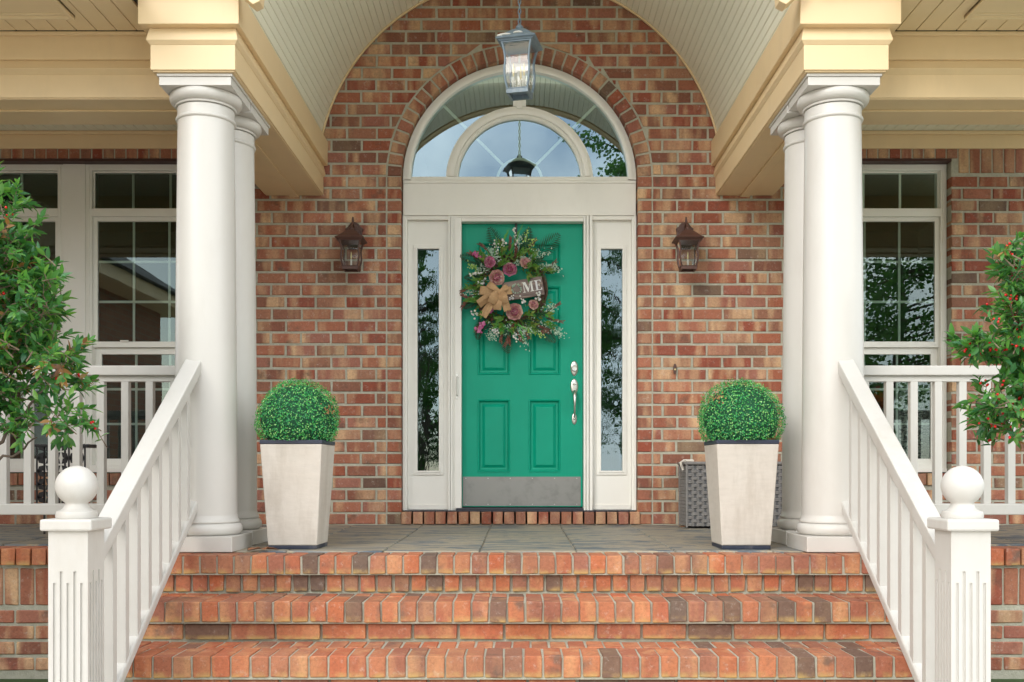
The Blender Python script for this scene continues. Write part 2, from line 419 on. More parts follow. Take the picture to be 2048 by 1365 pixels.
M['dryleaf'] = mat_paint('dry_leaf', (.25,.11,.05), .6, .3, nscale=40)

# ================================================================== setting
YW = 7.60                                   # brick face of the house
def fz(y): return -0.022 * max(0.0, min(1.0, (YW - y) / 2.36))     # porch floor falls gently to the steps
GZ = -0.76
g = MB(); g.add([(-200,-200,GZ),(200,-200,GZ),(200,200,GZ),(-200,200,GZ)], [(0,1,2,3)])
tag(g.build('ground', M['grass']), 'lawn around the house', None, None, 'structure')
p = MB().box(-7.0, 9.0, -6.5, 3.95, GZ - .05, -0.64); tag(p.build('bounce_paving', M['pale_bounce'], bev=.01), 'added pale concrete paving that bounces light under the porch', None, None, 'structure')  # unseen paving, widened and paled to bounce light up under the porch

# ------------------------------------------------------------------ porch floor: stamped slabs
fl = MB()
fl.prism([(5.34, fz(5.34) - .09), (YW + .05, -.07), (YW + .05, -.012), (5.34, fz(5.34) - .012)], -1.93, 1.93, 'x')
for a, b in ((-4.6, -1.931), (1.931, 4.6)):
    fl.prism([(5.80, fz(5.80) - .09), (YW + .05, -.07), (YW + .05, -.012), (5.80, fz(5.80) - .012)], a, b, 'x')
floor = tag(fl.build('porch_floor', M['mortar']), 'grey stamped slate porch floor', None, None, 'structure')
def slab(x0, x1, y0, y1):
    m = MB(); n = 6; gap = .007
    x0 += gap/2; x1 -= gap/2; y0 += gap/2; y1 -= gap/2
    def edge(pa, pb, amp):
        out = []
        for k in range(n):
            t = k / n; out.append((pa[0]+(pb[0]-pa[0])*t + rng.uniform(-amp, amp)*.4, pa[1]+(pb[1]-pa[1])*t + rng.uniform(-amp, amp)*.4))
        return out
    poly = edge((x0,y0),(x1,y0),.004) + edge((x1,y0),(x1,y1),.006) + edge((x1,y1),(x0,y1),.004) + edge((x0,y1),(x0,y0),.006)
    L = len(poly); cx = (x0+x1)/2; cy = (y0+y1)/2
    ins = [(x + (.006 if x < cx else -.006), y + (.006 if y < cy else -.006)) for x, y in poly]
    vs = [(x, y, fz(y)) for x, y in ins] + [(x, y, fz(y) - .006) for x, y in poly] + [(x, y, fz(y) - .03) for x, y in poly]
    fs = [tuple(range(L))]
    for i in range(L):
        j = (i+1) % L; fs += [(i, i+L, j+L, j), (i+L, i+2*L, j+2*L, j+L)]
    m.add(vs, fs); m.build('paving_slab', M['slate'], floor)
xs = [-1.93, -1.78, -1.25, -.73, -.213, .304, .836, 1.36, 1.78, 1.93]
for a, b in zip(xs, xs[1:]): slab(a, b, 5.345, YW + .02)
for sgn in (-1, 1):
    for k in range(5):
        a, b = sorted((sgn * (1.935 + .53*k), sgn * (1.935 + .53*(k+1)))); slab(a, b, 5.80, YW + .02)

# ================================================================== the house
house = thing('brick_house', (0, YW, 0), 'red and tan brick house front with arched fanlight and green door', 'house')
HI = Matrix.Translation((0, -YW, 0))
def hbuild(m, name, mat, parent, **k):
    """build in world coordinates under a part of the house"""
    m.xf(HI); return m.build(name, mat, parent, **k)

CO = .0916; BL = .2286; ZC = 2.645; RO = .90; RR = 1.008     # course, brick pitch, arch centre, opening and ring radii
WL = (-4.50, -2.345, .40, 2.775); WR = (2.31, 3.285, .40, 2.775)
wall = MB()
def solid(x0, x1, z0, z1): wall.box(x0, x1, YW + .007, YW + .24, z0, z1)
ZT = 4.45
solid(-4.9, WL[0], -.1, ZT); solid(WL[0], WL[1], -.1, WL[2] - .10); solid(WL[0], WL[1], WL[3], ZT); solid(WL[1], -RO - .003, -.1, ZC)
solid(RO + .003, WR[0], -.1, ZC); solid(WR[0], WR[1], -.1, WR[2] - .10); solid(WR[0], WR[1], WR[3], ZT); solid(WR[1], 4.9, -.1, ZT)
solid(-RO - .003, RO + .003, -.1, .004)
N = 40; ra = RO + .003
solid(WL[1], -ra, ZC, ZT); solid(ra, WR[0], ZC, ZT)
for k in range(N):
    a = math.pi - math.pi * k / N; b = math.pi - math.pi * (k + 1) / N
    wall.prism([(ra*math.cos(a), ZC + ra*math.sin(a)), (ra*math.cos(b), ZC + ra*math.sin(b)), (ra*math.cos(b), ZT), (ra*math.cos(a), ZT)], YW + .007, YW + .24)
wall_o = hbuild(wall, 'wall', M['mortar'], house)

# bricks: (priority, corners)  -> the best seen 300 become objects, the rest one mesh
bricks = []
J = .0088
def jit(P, a=.0016): return [(x + rng.uniform(-a, a), z + rng.uniform(-a, a)) for x, z in P]
def row_spans(z0, z1):
    """free spans of one course as (left bottom, left top, right bottom, right top)"""
    def halfx(z):
        d = z - ZC
        if d <= 0: return RR + J
        r = RR + J
        return math.sqrt(max(0, r*r - d*d))
    spans = []
    hb, ht = halfx(z0), halfx(z1)
    def cutw(win): return z1 > win[2] - .095 and z0 < win[3] - .02
    L = -4.55
    if cutw(WL): spans.append((-4.55, -4.55, WL[0], WL[0])); L = WL[1]
    if hb > 0.01:
        spans.append((L, L, -hb, -max(ht, .004)))
        Rt = WR[0] if cutw(WR) else 4.55
        spans.append((hb, max(ht, .004), Rt, Rt))
        if cutw(WR): spans.append((WR[1], WR[1], 4.55, 4.55))
    else:
        spans.append((L, L, WR[0] if cutw(WR) else 4.55, WR[0] if cutw(WR) else 4.55))
        if cutw(WR): spans.append((WR[1], WR[1], 4.55, 4.55))
    return spans
SOLD = 2.676                                # soldier course beside the windows starts here
for r in range(0, 46):
    z0 = -.002 + r * CO; z1 = z0 + CO
    a, b = z0 + J, z1 - J
    off = (r % 2) * BL / 2 + .055 + rng.uniform(-.006, .006)
    for lb, lt, rb, rt in row_spans(a, b):
        k = math.floor((min(lb, lt) - off) / BL) - 1
        while True:
            x0 = off + k * BL + J; x1 = off + (k + 1) * BL - J; k += 1
            if x0 > max(rb, rt): break
            P = [(max(x0, lb), a), (min(x1, rb), a), (min(x1, rt), b), (max(x0, lt), b)]
            wb = P[1][0] - P[0][0]; wt = P[2][0] - P[3][0]
            if wt < .025: continue
            if wb < .012:
                xx = x1 if x1 > 0 else x0; zz = ZC + math.sqrt(max(0, (RR + J)**2 - xx*xx))
                if not a < zz < b - .02: continue
                P[0], P[1] = ((xx - .010, zz), (xx, zz)) if xx > 0 else ((xx, zz), (xx + .010, zz))
            xm = (P[0][0] + P[1][0]) / 2
            if abs(xm) > 2.32 and z0 > SOLD - .03: continue
            if a > 2.7 and abs(xm) < 1.7 and math.hypot(xm, a - 2.62) > 1.66: continue
            if abs(xm) > 1.55 and z0 > 3.05: continue
            vis = 0
            if abs(xm) < 1.88 and a < 2.55: vis = 2
            if math.hypot(xm, a - 2.62) < 1.50 and a > 2.3: vis = 2
            if xm > 3.2 and z0 > .3: vis = 1
            if 1.2 < abs(xm) < 1.50 and .0 < a < .85 and vis: vis = .5
            full = (wb > BL - 2*J - .002 and wt > BL - 2*J - .002)
            bricks.append((vis, P, full))
# jamb headers, arch ring, sill row under the door, soldier courses, window sills
for s in (-1, 1):
    for r in range(0, 29):
        z0 = -.002 + r * CO
        if z0 + CO > ZC + .02: break
        x = sorted((s * (RO + .001), s * (RR - .004)))
        bricks.append((2, [(x[0], z0+J), (x[1], z0+J), (x[1], z0+CO-J), (x[0], z0+CO-J)], False))
nr = 34
for k in range(nr):
    a0 = math.pi * k / nr + .0085; a1 = math.pi * (k + 1) / nr - .0085
    r0, r1 = RO + .001, RR - .007
    pl = [(r0*math.cos(a1), ZC + r0*math.sin(a1)), (r0*math.cos(a0), ZC + r0*math.sin(a0)), (r1*math.cos(a0), ZC + r1*math.sin(a0)), (r1*math.cos(a1), ZC + r1*math.sin(a1))]
    bricks.append((2, pl, 'ring'))
x = -RO + .004
while x < RO - .05:
    bricks.append((2, [(x, .006), (x + .074, .006), (x + .074, .098), (x, .098)], 'sill')); x += .0868
for a, b, zb in ((-4.55, -1.95, SOLD), (1.95, 4.55, SOLD)):
    x = a
    while x < b:
        xm = x + .038; zz = SOLD
        if WL[0] - .02 < xm < WL[1] + .02 or WR[0] - .02 < xm < WR[1] + .02: zz = WL[3] + .012
        bricks.append((1 if (xm > 3.2 and xm < 4.0) or xm < -2.5 else 0, [(x, zz), (x + .076, zz), (x + .076, zz + .205), (x, zz + .205)], False)); x += .0868
for win in (WL, WR):
    x = win[0] + .004
    while x < win[1] - .05:
        bricks.append((1, [(x, win[2] - .098), (x + .076, win[2] - .098), (x + .076, win[2] - .008), (x, win[2] - .008)], 'sill')); x += .0868
bricks = [(v + (0.2 if f is True else 0), P, f) for v, P, f in bricks]
bricks.sort(key=lambda t: -t[0])
shared = []
for k in range(14):
    h = BL/2 - J; q = CO/2 - J
    m = MB().brick(jit([(-h,-q),(h,-q),(h,q),(-h,q)], .0022), 0, .07, rng.uniform(.003, .005)); shared.append(m.mesh('brick', M['brick']))
rest = MB(); cnt = 0
for v, P, f in bricks:
    dy = rng.uniform(-.0025, .0025) - (.018 if f == 'sill' else 0)
    if f == 'ring':
        a = P
        ang = [p for p in P]
        cx = sum(p[0] for p in P)/4; cz = sum(p[1] for p in P)/4
        m = MB(); c = .004
        ins = [(x + (cx-x)*.09, z + (cz-z)*.09) for x, z in P]
        vs = [(x, YW + dy, z) for x, z in ins] + [(x, YW + dy + .004, z) for x, z in P] + [(x, YW + .11, z) for x, z in P]
        fs = [(0,1,2,3)]
        for i in range(4):
            j = (i+1) % 4; fs += [(i,i+4,j+4,j), (i+4,i+8,j+8,j+4)]
        m.add(vs, fs)
    else:
        m = None
    if cnt < 300 and v >= .5:
        cnt += 1
        if f is True:
            cx = sum(p[0] for p in P)/4; cz = sum(p[1] for p in P)/4
            inst('brick', rng.choice(shared), wall_o, (cx, dy, cz), scl=(rng.choice((-1, 1)), 1, 1))
        else:
            if m is None: m = MB().brick(jit(P), YW + dy, YW + .10)
            hbuild(m, 'brick', M['brick'], wall_o)
    else:
        if m is None: m = MB().brick(jit(P), YW + dy, YW + .07 if f is not False else YW + .10)
        rest.add(m.v, m.f)
tag(hbuild(rest, 'brickwork', M['brick'], wall_o), None, kind='stuff')

# ------------------------------------------------------------------ fanlight
FY = YW + .075
fan = part('fanlight', house)
PI = math.pi
m = MB(); m.ring(.833, .896, 0, PI, FY, FY + .09, cz=ZC); m.ring(.833, .868, 0, PI, FY - .012, FY + .001, cz=ZC)
m.box(-.8329, .8329, FY, FY + .09, ZC - .005, ZC + .024)
hbuild(m, 'outer_frame', M['vinyl'], fan, bev=.003, smooth=35)
m = MB(); m.ring(.472, .565, .045, PI - .045, FY + .004, FY + .085, cz=ZC); m.ring(.500, .545, .05, PI - .05, FY - .010, FY + .005, cz=ZC); m.ring(.478, .490, .05, PI - .05, FY - .004, FY + .005, cz=ZC)
hbuild(m, 'inner_arch', M['vinyl'], fan, bev=.002, smooth=35)
m = MB(); m.box(-.050, .050, FY + .002, FY + .08, ZC + .566, ZC + .832); m.box(-.025, .025, FY - .010, FY + .003, ZC + .546, ZC + .832)
hbuild(m, 'key_mullion', M['vinyl'], fan, bev=.002)
def arcpane(r0, r1, a0, a1, y, n=40):
    m = MB(); vs = []; 
    for k in range(n+1):
        a = a0 + (a1-a0)*k/n; vs += [(r0*math.cos(a), y, ZC + r0*math.sin(a)), (r1*math.cos(a), y, ZC + r1*math.sin(a))]
    m.add(vs, [(2*k, 2*k+1, 2*k+3, 2*k+2) for k in range(n)]); return m
for a0, a1 in ((.03, PI/2 - .06), (PI/2 + .06, PI - .03)):
    hbuild(arcpane(.566, .832, a0, a1, FY + .035), 'pane', M['fanglass'], fan)
hbuild(arcpane(.001, .471, .04, PI - .04, FY + .0352), 'pane', M['fanglass'], fan)
def bar(p0, p1, wd, y0, y1):
    d = Vector((p1[0]-p0[0], p1[1]-p0[1])); n = Vector((-d.y, d.x)).normalized() * wd / 2
    return MB().prism([(p0[0]+n.x, p0[1]+n.y), (p0[0]-n.x, p0[1]-n.y), (p1[0]-n.x, p1[1]-n.y), (p1[0]+n.x, p1[1]+n.y)], y0, y1)
for a in (PI/4, 3*PI/4):
    for r0, r1 in ((.18, .472), (.565, .834)):
        hbuild(bar((r0*math.cos(a), ZC + r0*math.sin(a)), (r1*math.cos(a), ZC + r1*math.sin(a)), .020, FY + .042, FY + .050), 'muntin', M['vinyl'], fan)
hbuild(bar((0, ZC + .18), (0, ZC + .472), .020, FY + .042, FY + .050), 'muntin', M['vinyl'], fan)
hbuild(MB().ring(.163, .183, 0.02, PI - .02, FY + .0425, FY + .0495, cz=ZC, n=24), 'muntin', M['vinyl'], fan, smooth=35)

# ------------------------------------------------------------------ header board, door frame, sidelights
hb = MB().box(-.894, .894, FY + .004, FY + .11, 2.372, ZC - .006); hb.box(-.894, .894, FY - .006, FY + .005, 2.618, 2.6385)
hbuild(hb, 'header_board', M['white_h'], house, bev=.003)
DY = FY + .085
X0, X1, X2, X3 = -.896, -.540, .560, .896            # outer jambs, mullion centres
ZB, ZH = .108, 2.370
fr = part('door_frame', house)
def vpost(x0, x1, steps):
    m = MB(); m.box(x0, x1, FY + .012, FY + .12, ZB, ZH - .001)
    for a, b, d in steps: m.box(a, b, FY - d, FY + .0125, ZB, ZH - .002)
    return hbuild(m, 'jamb', M['white'], fr, bev=.002)
vpost(-.546, -.490, [(-.546, -.532, .012), (-.528, -.514, .006)])
vpost(.493, .560, [(.493, .507, .004), (.515, .531, .010), (.538, .560, .014)])
vpost(X0, X0 + .034, [(X0, X0 + .018, .008)]); vpost(X3 - .034, X3, [(X3 - .018, X3, .008)])
hbuild(MB().box(X0 + .0345, -.5465, FY + .006, FY + .12, ZH - .030, ZH - .002).box(.5605, X3 - .0345, FY + .006, FY + .12, ZH - .030, ZH - .002)
       .box(-.4895, .4925, FY + .008, FY + .11, ZH - .042, ZH - .0025).box(-.4895, .4925, FY - .002, FY + .009, ZH - .016, ZH - .003), 'head_trim', M['white_h'], fr, bev=.002)
hbuild(MB().box(X0 + .01, X3 - .01, FY - .03, FY + .13, ZB - .010, ZB - .0005).box(-.485, .49, FY - .01, FY + .1, ZB, ZB + .018), 'threshold', M['threshold'], fr, bev=.002)
# retractable screen housing with its pull
sc_o = hbuild(MB().box(-.497, -.446, FY - .006, FY + .07, ZB + .012, ZH - .018), 'screen_housing', M['white'], fr, bev=.002)
def sidelight(x0, x1):
    s = part('sidelight', house)
    gx0, gx1, gz0, gz1 = (x0+x1)/2 - .083, (x0+x1)/2 + .083, .412, 2.122
    y = FY + .045
    hbuild(MB().box(x0, gx0, y, y + .04, ZB + .001, ZH - .031).box(gx1, x1, y, y + .04, ZB + .001, ZH - .031)
           .box(gx0, gx1, y, y + .04, ZB + .001, gz0).box(gx0, gx1, y, y + .04, gz1, ZH - .031), 'panel', M['white'], s)
    fw = .032
    m = MB()
    for e, d in ((fw, .012), (fw * .45, .019)):
        m.box(gx0 - e, gx0, y - d, y - .0005, gz0 - e, gz1 + e).box(gx1, gx1 + e, y - d, y - .0005, gz0 - e, gz1 + e)
        m.box(gx0 - .0, gx1 + .0, y - d, y - .0005, gz1, gz1 + e).box(gx0, gx1, y - d, y - .0005, gz0 - e, gz0)
    hbuild(m, 'glazing_trim', M['white'], s, bev=.0015)
    hbuild(MB().box(x0 + .004, x1 - .004, y - .010, y - .0005, ZB + .004, ZB + .045), 'bottom_rail', M['white_h'], s, bev=.002)
    g = MB(); g.add([(gx0, y + .012, gz0), (gx1, y + .012, gz0), (gx1, y + .012, gz1), (gx0, y + .012, gz1)], [(0,1,2,3)])
    hbuild(g, 'pane', M['sideglass'], s)
sidelight(X0 + .035, -.5465); sidelight(.5605, X3 - .035)

# ------------------------------------------------------------------ the door
dr = part('door', house); tag(dr, 'teal green six panel front door')
dx0, dx1, dz0, dz1 = -.446, .490, ZB + .025, ZH - .044
Y = DY
cols = [(-.325, -.073), (.070, .318)]; rows = [(.40, .965), (1.155, 1.845), (1.99, 2.178)]
m = MB(); m.box(dx0, dx1, Y + .028, Y + .06, dz0, dz1)
xsl = [dx0, cols[0][0], cols[0][1], cols[1][0], cols[1][1], dx1]
for a, b in ((0, 1), (2, 3), (4, 5)): m.box(xsl[a], xsl[b], Y, Y + .0285, dz0, dz1)
zs = [dz0, rows[0][0], rows[0][1], rows[1][0], rows[1][1], rows[2][0], rows[2][1], dz1]
for c0, c1 in cols:
    for a in (0, 2, 4, 6): m.box(c0, c1, Y + .0004, Y + .0285, zs[a], zs[a+1])
hbuild(m, 'slab', M['door'], dr)
for c0, c1 in cols:
    for z0, z1 in rows:
        q = MB()
        def fl_(x0, x1, a0, a1, yy): return [(x0, yy, a0), (x1, yy, a0), (x1, yy, a1), (x0, yy, a1)]
        prof = [(0, .0), (.005, -.006), (.012, -.002), (.017, .010), (.021, .020), (.036, .021), (.058, .004)]
        vs = []
        for e, d in prof: vs += fl_(c0 + e, c1 - e, z0 + e, z1 - e, Y + d)
        fs = []
        for i in range(len(prof) - 1):
            for k in range(4): fs.append((i*4+k, i*4+(k+1) % 4, i*4+4+(k+1) % 4, i*4+4+k))
        L = (len(prof)-1)*4; fs.append((L, L+1, L+2, L+3)); q.add(vs, fs)
        hbuild(q, 'panel', M['door'], dr)
hbuild(MB().box(dx0 + .006, dx1 - .016, Y - .0025, Y - .0005, dz0 + .006, dz0 + .232), 'kick_plate', M['steel'], dr)
for k in range(6):
    for zz in (dz0 + .018, dz0 + .220):
        hbuild(MB().sphere((dx0 + .03 + k * .172, Y - .003, zz), .004, 6, 4, (1, .5, 1)), 'screw', M['nickel'], dr)
def oval(cx, cz, rx, rz, y, dome, pinch=0):
    m = MB(); n = 28; prof = [(1, 0), (.97, .35), (.86, .72), (.6, .93), (.001, 1)]
    vs = []
    for k_, d in prof:
        for i in range(n):
            a = 2*PI*i/n; q = math.sin(a)
            vs.append((cx + rx*k_*math.cos(a)*(1 - pinch*max(0, -q)**2), y - dome*d, cz + rz*k_*q))
    fs = [(i*n+k, i*n+(k+1) % n, (i+1)*n+(k+1) % n, (i+1)*n+k) for i in range(len(prof)-1) for k in range(n)]
    m.add(vs, fs); return m
hx = .425
m = oval(hx, 1.205, .031, .060, Y, .010, .25)
for i, v in enumerate(MB().lathe([(.024, 0), (.023, .012), (.017, .015), (.001, .0155)], n=20).v): pass
d = MB().lathe([(.025, 0), (.024, .018), (.019, .021), (.018, .017), (.0005, .016)], n=24); d.xf(Matrix.Translation((hx, Y - .006, 1.203)) @ Matrix.Rotation(R(90), 4, 'X')); m.add(d.v, d.f)
db = hbuild(m, 'deadbolt', M['nickel'], dr, smooth=50)
m = oval(hx, 1.065, .031, .062, Y, .010, .2)
m.tube([(hx, Y - .006, 1.03), (hx, Y - .035, 1.022), (hx, Y - .058, .985), (hx, Y - .060, .93), (hx, Y - .048, .87), (hx, Y - .026, .835), (hx, Y - .004, .832)],
       [.012, .013, .013, .009, .007, .007, .009], n=10)
m.box(hx - .016, hx + .016, Y - .035, Y - .006, 1.082, 1.089)
o = oval(hx, .815, .021, .046, Y, .008); m.add(o.v, o.f); m.sphere((hx, Y - .012, .815), .010, 10, 6)
hbuild(m, 'door_handle', M['nickel'], dr, smooth=50)
# the pull of the retractable screen
m = MB().tube([(-.478, FY - .006, .985), (-.478, FY - .028, .99), (-.478, FY - .028, 1.13), (-.478, FY - .006, 1.135)], .006, 8).box(-.490, -.470, FY - .010, FY - .0055, .96, 1.16)
hbuild(m, 'screen_pull', M['nickel'], fr, bev=.001)

# ------------------------------------------------------------------ windows
def window(x0, x1, ncol, base=WL[2], top=WL[3] - .012):
    wdw = part('window', house); y = FY
    zt = 2.395                                 # transom bar
    m = MB(); fw = .045
    m.box(x0, x0 + fw, y, y + .12, base, top).box(x1 - fw, x1, y, y + .12, base, top).box(x0 + fw, x1 - fw, y, y + .12, top - fw, top)
    m.box(x0 + fw, x1 - fw, y, y + .12, base, base + .055).box(x0 + fw, x1 - fw, y, y + .12, zt - .030, zt + .030)
    m.box(x0 - .0, x1 + .0, y - .012, y + .001, base + .0, base + .030)
    m.box(x0 + .018, x0 + .032, y - .008, y + .001, base + .031, top - .02).box(x1 - .032, x1 - .018, y - .008, y + .001, base + .031, top - .02)
    hbuild(m, 'frame', M['vinyl'], wdw, bev=.002)
    gx0, gx1 = x0 + fw, x1 - fw
    zm = 1.385                                 # meeting rail
    def sash(z0, z1, e, yy, name, nc, nrw, rail=None):
        s = MB(); rb = rail or e
        s.box(gx0, gx0 + e, yy, yy + .03, z0, z1).box(gx1 - e, gx1, yy, yy + .03, z0, z1)
        s.box(gx0 + e, gx1 - e, yy, yy + .03, z0, z0 + rb).box(gx0 + e, gx1 - e, yy, yy + .03, z1 - e, z1)
        hbuild(s, 'sash', M['vinyl'], wdw, bev=.002)
        a0, a1, b0, b1 = gx0 + e, gx1 - e, z0 + rb, z1 - e
        q = MB(); q.add([(a0, yy + .012, b0), (a1, yy + .012, b0), (a1, yy + .012, b1), (a0, yy + .012, b1)], [(0,1,2,3)])
        hbuild(q, 'pane', M['glass'], wdw)
        for i in range(1, nc):
            xx = a0 + (a1-a0)*i/nc; hbuild(MB().box(xx - .009, xx + .009, yy + .016, yy + .022, b0, b1), 'muntin', M['vinyl'], wdw)
        for i in range(1, nrw):
            zz = b0 + (b1-b0)*i/nrw; hbuild(MB().box(a0, a1, yy + .0165, yy + .0215, zz - .009, zz + .009), 'muntin', M['vinyl'], wdw)
    sash(zt + .030, top - fw, .010, y + .035, 'transom_sash', ncol, 1)
    sash(zm - .022, zt - .030, .032, y + .030, 'upper_sash', ncol, 3, .044)
    sash(base + .055, zm - .0225, .050, y + .062, 'lower_sash', ncol, 3, .05)
    hbuild(MB().box((x0+x1)/2 - .03 - .2, (x0+x1)/2 + .03 - .2, y + .012, y + .0295, zm + .02, zm + .030), 'sash_lock', M['vinyl'], wdw)
window(-3.328, -2.352, 3); window(-4.48, -3.500, 3); window(2.318, 3.278, 3)
hbuild(MB().box(-3.4995, -3.3285, FY - .010, FY + .12, .40, 2.763), 'window_mullion', M['white'], house, bev=.003)
for win in (WL, WR):
    hbuild(MB().box(win[0] - .0, win[1] + .0, YW + .002, FY + .10, win[3] - .010, win[3] + .010), 'lintel', M['lintel'], house)
# frieze boards at the top of the side walls
for a, b in ((-4.6, -1.97), (1.97, 4.6)):
    m = MB().box(a, b, YW - .022, YW + .002, 2.855, 2.982); m.box(a, b, YW - .05, YW - .0225, 2.955, 2.981)
    hbuild(m, 'frieze_board', M['cream'], house, bev=.004)
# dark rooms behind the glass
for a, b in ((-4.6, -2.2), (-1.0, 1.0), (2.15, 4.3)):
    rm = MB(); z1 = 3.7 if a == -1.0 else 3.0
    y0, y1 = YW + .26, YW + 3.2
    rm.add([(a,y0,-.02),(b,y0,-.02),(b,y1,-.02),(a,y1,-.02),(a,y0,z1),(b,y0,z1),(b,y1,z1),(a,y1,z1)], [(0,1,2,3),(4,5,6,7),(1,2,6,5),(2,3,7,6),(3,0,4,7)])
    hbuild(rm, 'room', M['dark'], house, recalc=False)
# patterned curtain in the right window
def mat_curtain():
    t = NT('patterned_curtain'); p = t.pos(); v = t.n('ShaderNodeTexVoronoi'); v.inputs['Scale'].default_value = 26; t.l(p, v.inputs['Vector'])
    n = t.noise(p, 40, 3, .6, stretch=(.6, 1, 1.6))
    t.bsdf(t.ramp(n, [(.46, (.55,.58,.50)), (.54, (.03,.05,.045))]), .9); return t.m
M['curtain'] = mat_curtain()
cu = MB(); pts = []
for k in range(25):
    xx = 3.00 + .011 * k; pts.append((xx, YW + .30 + .022 * math.sin(k * 1.1), 0))
vs = [(x, y, .42) for x, y, _ in pts] + [(x, y, 1.12) for x, y, _ in pts]
cu.add(vs, [(i, i+1, i+26, i+25) for i in range(24)]); hbuild(cu, 'curtain', M['curtain'], house, smooth=180, recalc=False)
# doorbell
hbuild(MB().prism([(1.18 + .011*math.cos(a), 1.185 + .040*math.copysign(abs(math.sin(a))**.6, math.sin(a))) for a in [2*PI*i/20 for i in range(20)]], YW - .014, YW + .006), 'doorbell', M['bronze'], house, bev=.002)
hbuild(MB().sphere((1.18, YW - .015, 1.18), .007, 10, 6, (1, .6, 1)), 'doorbell_button', M['bulb'], house, smooth=60)

# ================================================================== porch roof: beams, vault, ceilings, eaves
def porch_beam(s):
    side = 'left' if s < 0 else 'right'
    o = thing('porch_beam', (s * 1.712, 5.24, 2.505), f'cream box beam running from the {side} pair of columns to the brick wall', 'beam', 'cream porch beams')
    I = Matrix.Translation((-s * 1.712, -5.24, -2.505))
    def B(m, n, mat, **k): m.xf(I); return m.build(n, mat, o, **k)
    xa, xb = sorted((s * 1.935, s * 1.490))
    B(MB().box(xa, xb, 5.24, YW + .005, 2.509, 2.646), 'lower_fascia', M['cream'], bev=.003)
    # tilted drip moulding all round: wider at its foot
    m = MB()
    def rng4(e, z): return [(xa - e, 5.24 - e, z), (xb + e, 5.24 - e, z), (xb + e, YW + .004, z), (xa - e, YW + .004, z)]
    vs = rng4(.002, 2.640) + rng4(.017, 2.660) + rng4(.003, 2.726)
    m.add(vs, [(i*4+k, i*4+(k+1) % 4, i*4+4+(k+1) % 4, i*4+4+k) for i in (0, 1) for k in range(4)] + [(3,2,1,0), (8,9,10,11)])
    B(m, 'drip_moulding', M['cream'], bev=.0015)
    ua, ub = sorted((s * 1.982, s * 1.457))
    B(MB().box(ua, ub, 5.19, YW + .004, 2.727, 2.914), 'upper_fascia', M['cream'], bev=.004)
    # soffit: recessed panel with battens
    B(MB().box(s * 1.712 - .212, s * 1.712 + .212, 5.25, YW + .002, 2.503, 2.5085), 'soffit_panel', M['cream'])
    B(MB().box(s * 1.712 - .035, s * 1.712 + .035, 6.10, YW + .001, 2.492, 2.5025), 'soffit_batten', M['cream'], bev=.002)
    return o
porch_beam(-1); porch_beam(1)

def side_beam(s):
    side = 'left' if s < 0 else 'right'
    o = thing('side_beam', (s * 3.2, 5.63, 2.505), f'cream moulded entablature along the {side} side porch eave', 'beam', 'side porch entablatures')
    I = Matrix.Translation((-s * 3.2, -5.63, -2.505))
    def B(m, n, mat, **k): m.xf(I); return m.build(n, mat, o, **k)
    xa, xb = sorted((s * 1.9855, s * 4.6)); xi = sorted((s * 1.937, s * 4.6))
    B(MB().box(xi[0], xi[1], 5.63, 6.06, 2.509, 2.644), 'lower_fascia', M['cream'], bev=.003)
    m = MB(); prof = [(5.628, 2.638), (5.600, 2.662), (5.625, 2.716), (5.70, 2.716), (5.70, 2.638)]
    m.prism(prof, xi[0], xi[1], 'x'); B(m, 'drip_moulding', M['cream'], bev=.0015)
    B(MB().box(xa, xb, 5.612, 6.06, 2.717, 2.866), 'upper_fascia', M['cream'], bev=.003)
    B(MB().box(xa, xb, 5.585, 5.6115, 2.845, 2.864), 'cove_trim', M['cream'], bev=.004)
    B(MB().box(xi[0], xi[1], 5.64, 6.05, 2.503, 2.5085), 'soffit_panel', M['cream'])
    B(MB().box(xi[0], xi[1], 5.80, 5.84, 2.492, 2.5025), 'soffit_batten', M['cream'], bev=.002)
    B(MB().box(xa, xb, 6.065, 6.09, 2.52, 2.985), 'back_board', M['cream'])
    return o
side_beam(-1); side_beam(1)

# barrel vault of narrow boards
VR = 1.539; VZ = 2.619; VY0, VY1 = 5.195, YW - .012
v = MB(); a0 = math.asin(.27 / VR)
v.ring(VR + .013, VR + .06, a0, PI - a0, VY0, VY1, cz=VZ, n=80)
vault = tag(v.build('vault_ceiling', M['vault'], smooth=35), 'barrel vaulted porch ceiling of narrow pale boards', None, None, 'structure')
nb = 86; da = (PI - 2 * a0) / nb
bm_ = MB(); h = da / 2 - .0009; q = []
prof = [(-h, VR + .012), (-h, VR + .003), (-h + .0025, VR), (h - .0025, VR), (h, VR + .003), (h, VR + .012)]
P2 = [(math.cos(a) * r, math.sin(a) * r) for a, r in prof]
bm_.prism(P2, VY0, VY1)
bme = bm_.mesh('ceiling_board', M['vault'])
for k in range(nb):
    a = a0 + da * (k + .5)
    inst('ceiling_board', bme, vault, (0, 0, VZ), (0, -a, 0))
t_ = MB().ring(VR - .014, VR - .001, a0, PI - a0, YW - .03, YW - .008, cz=VZ, n=80); t_.build('wall_trim', M['cream'], vault, bev=.003, smooth=40)

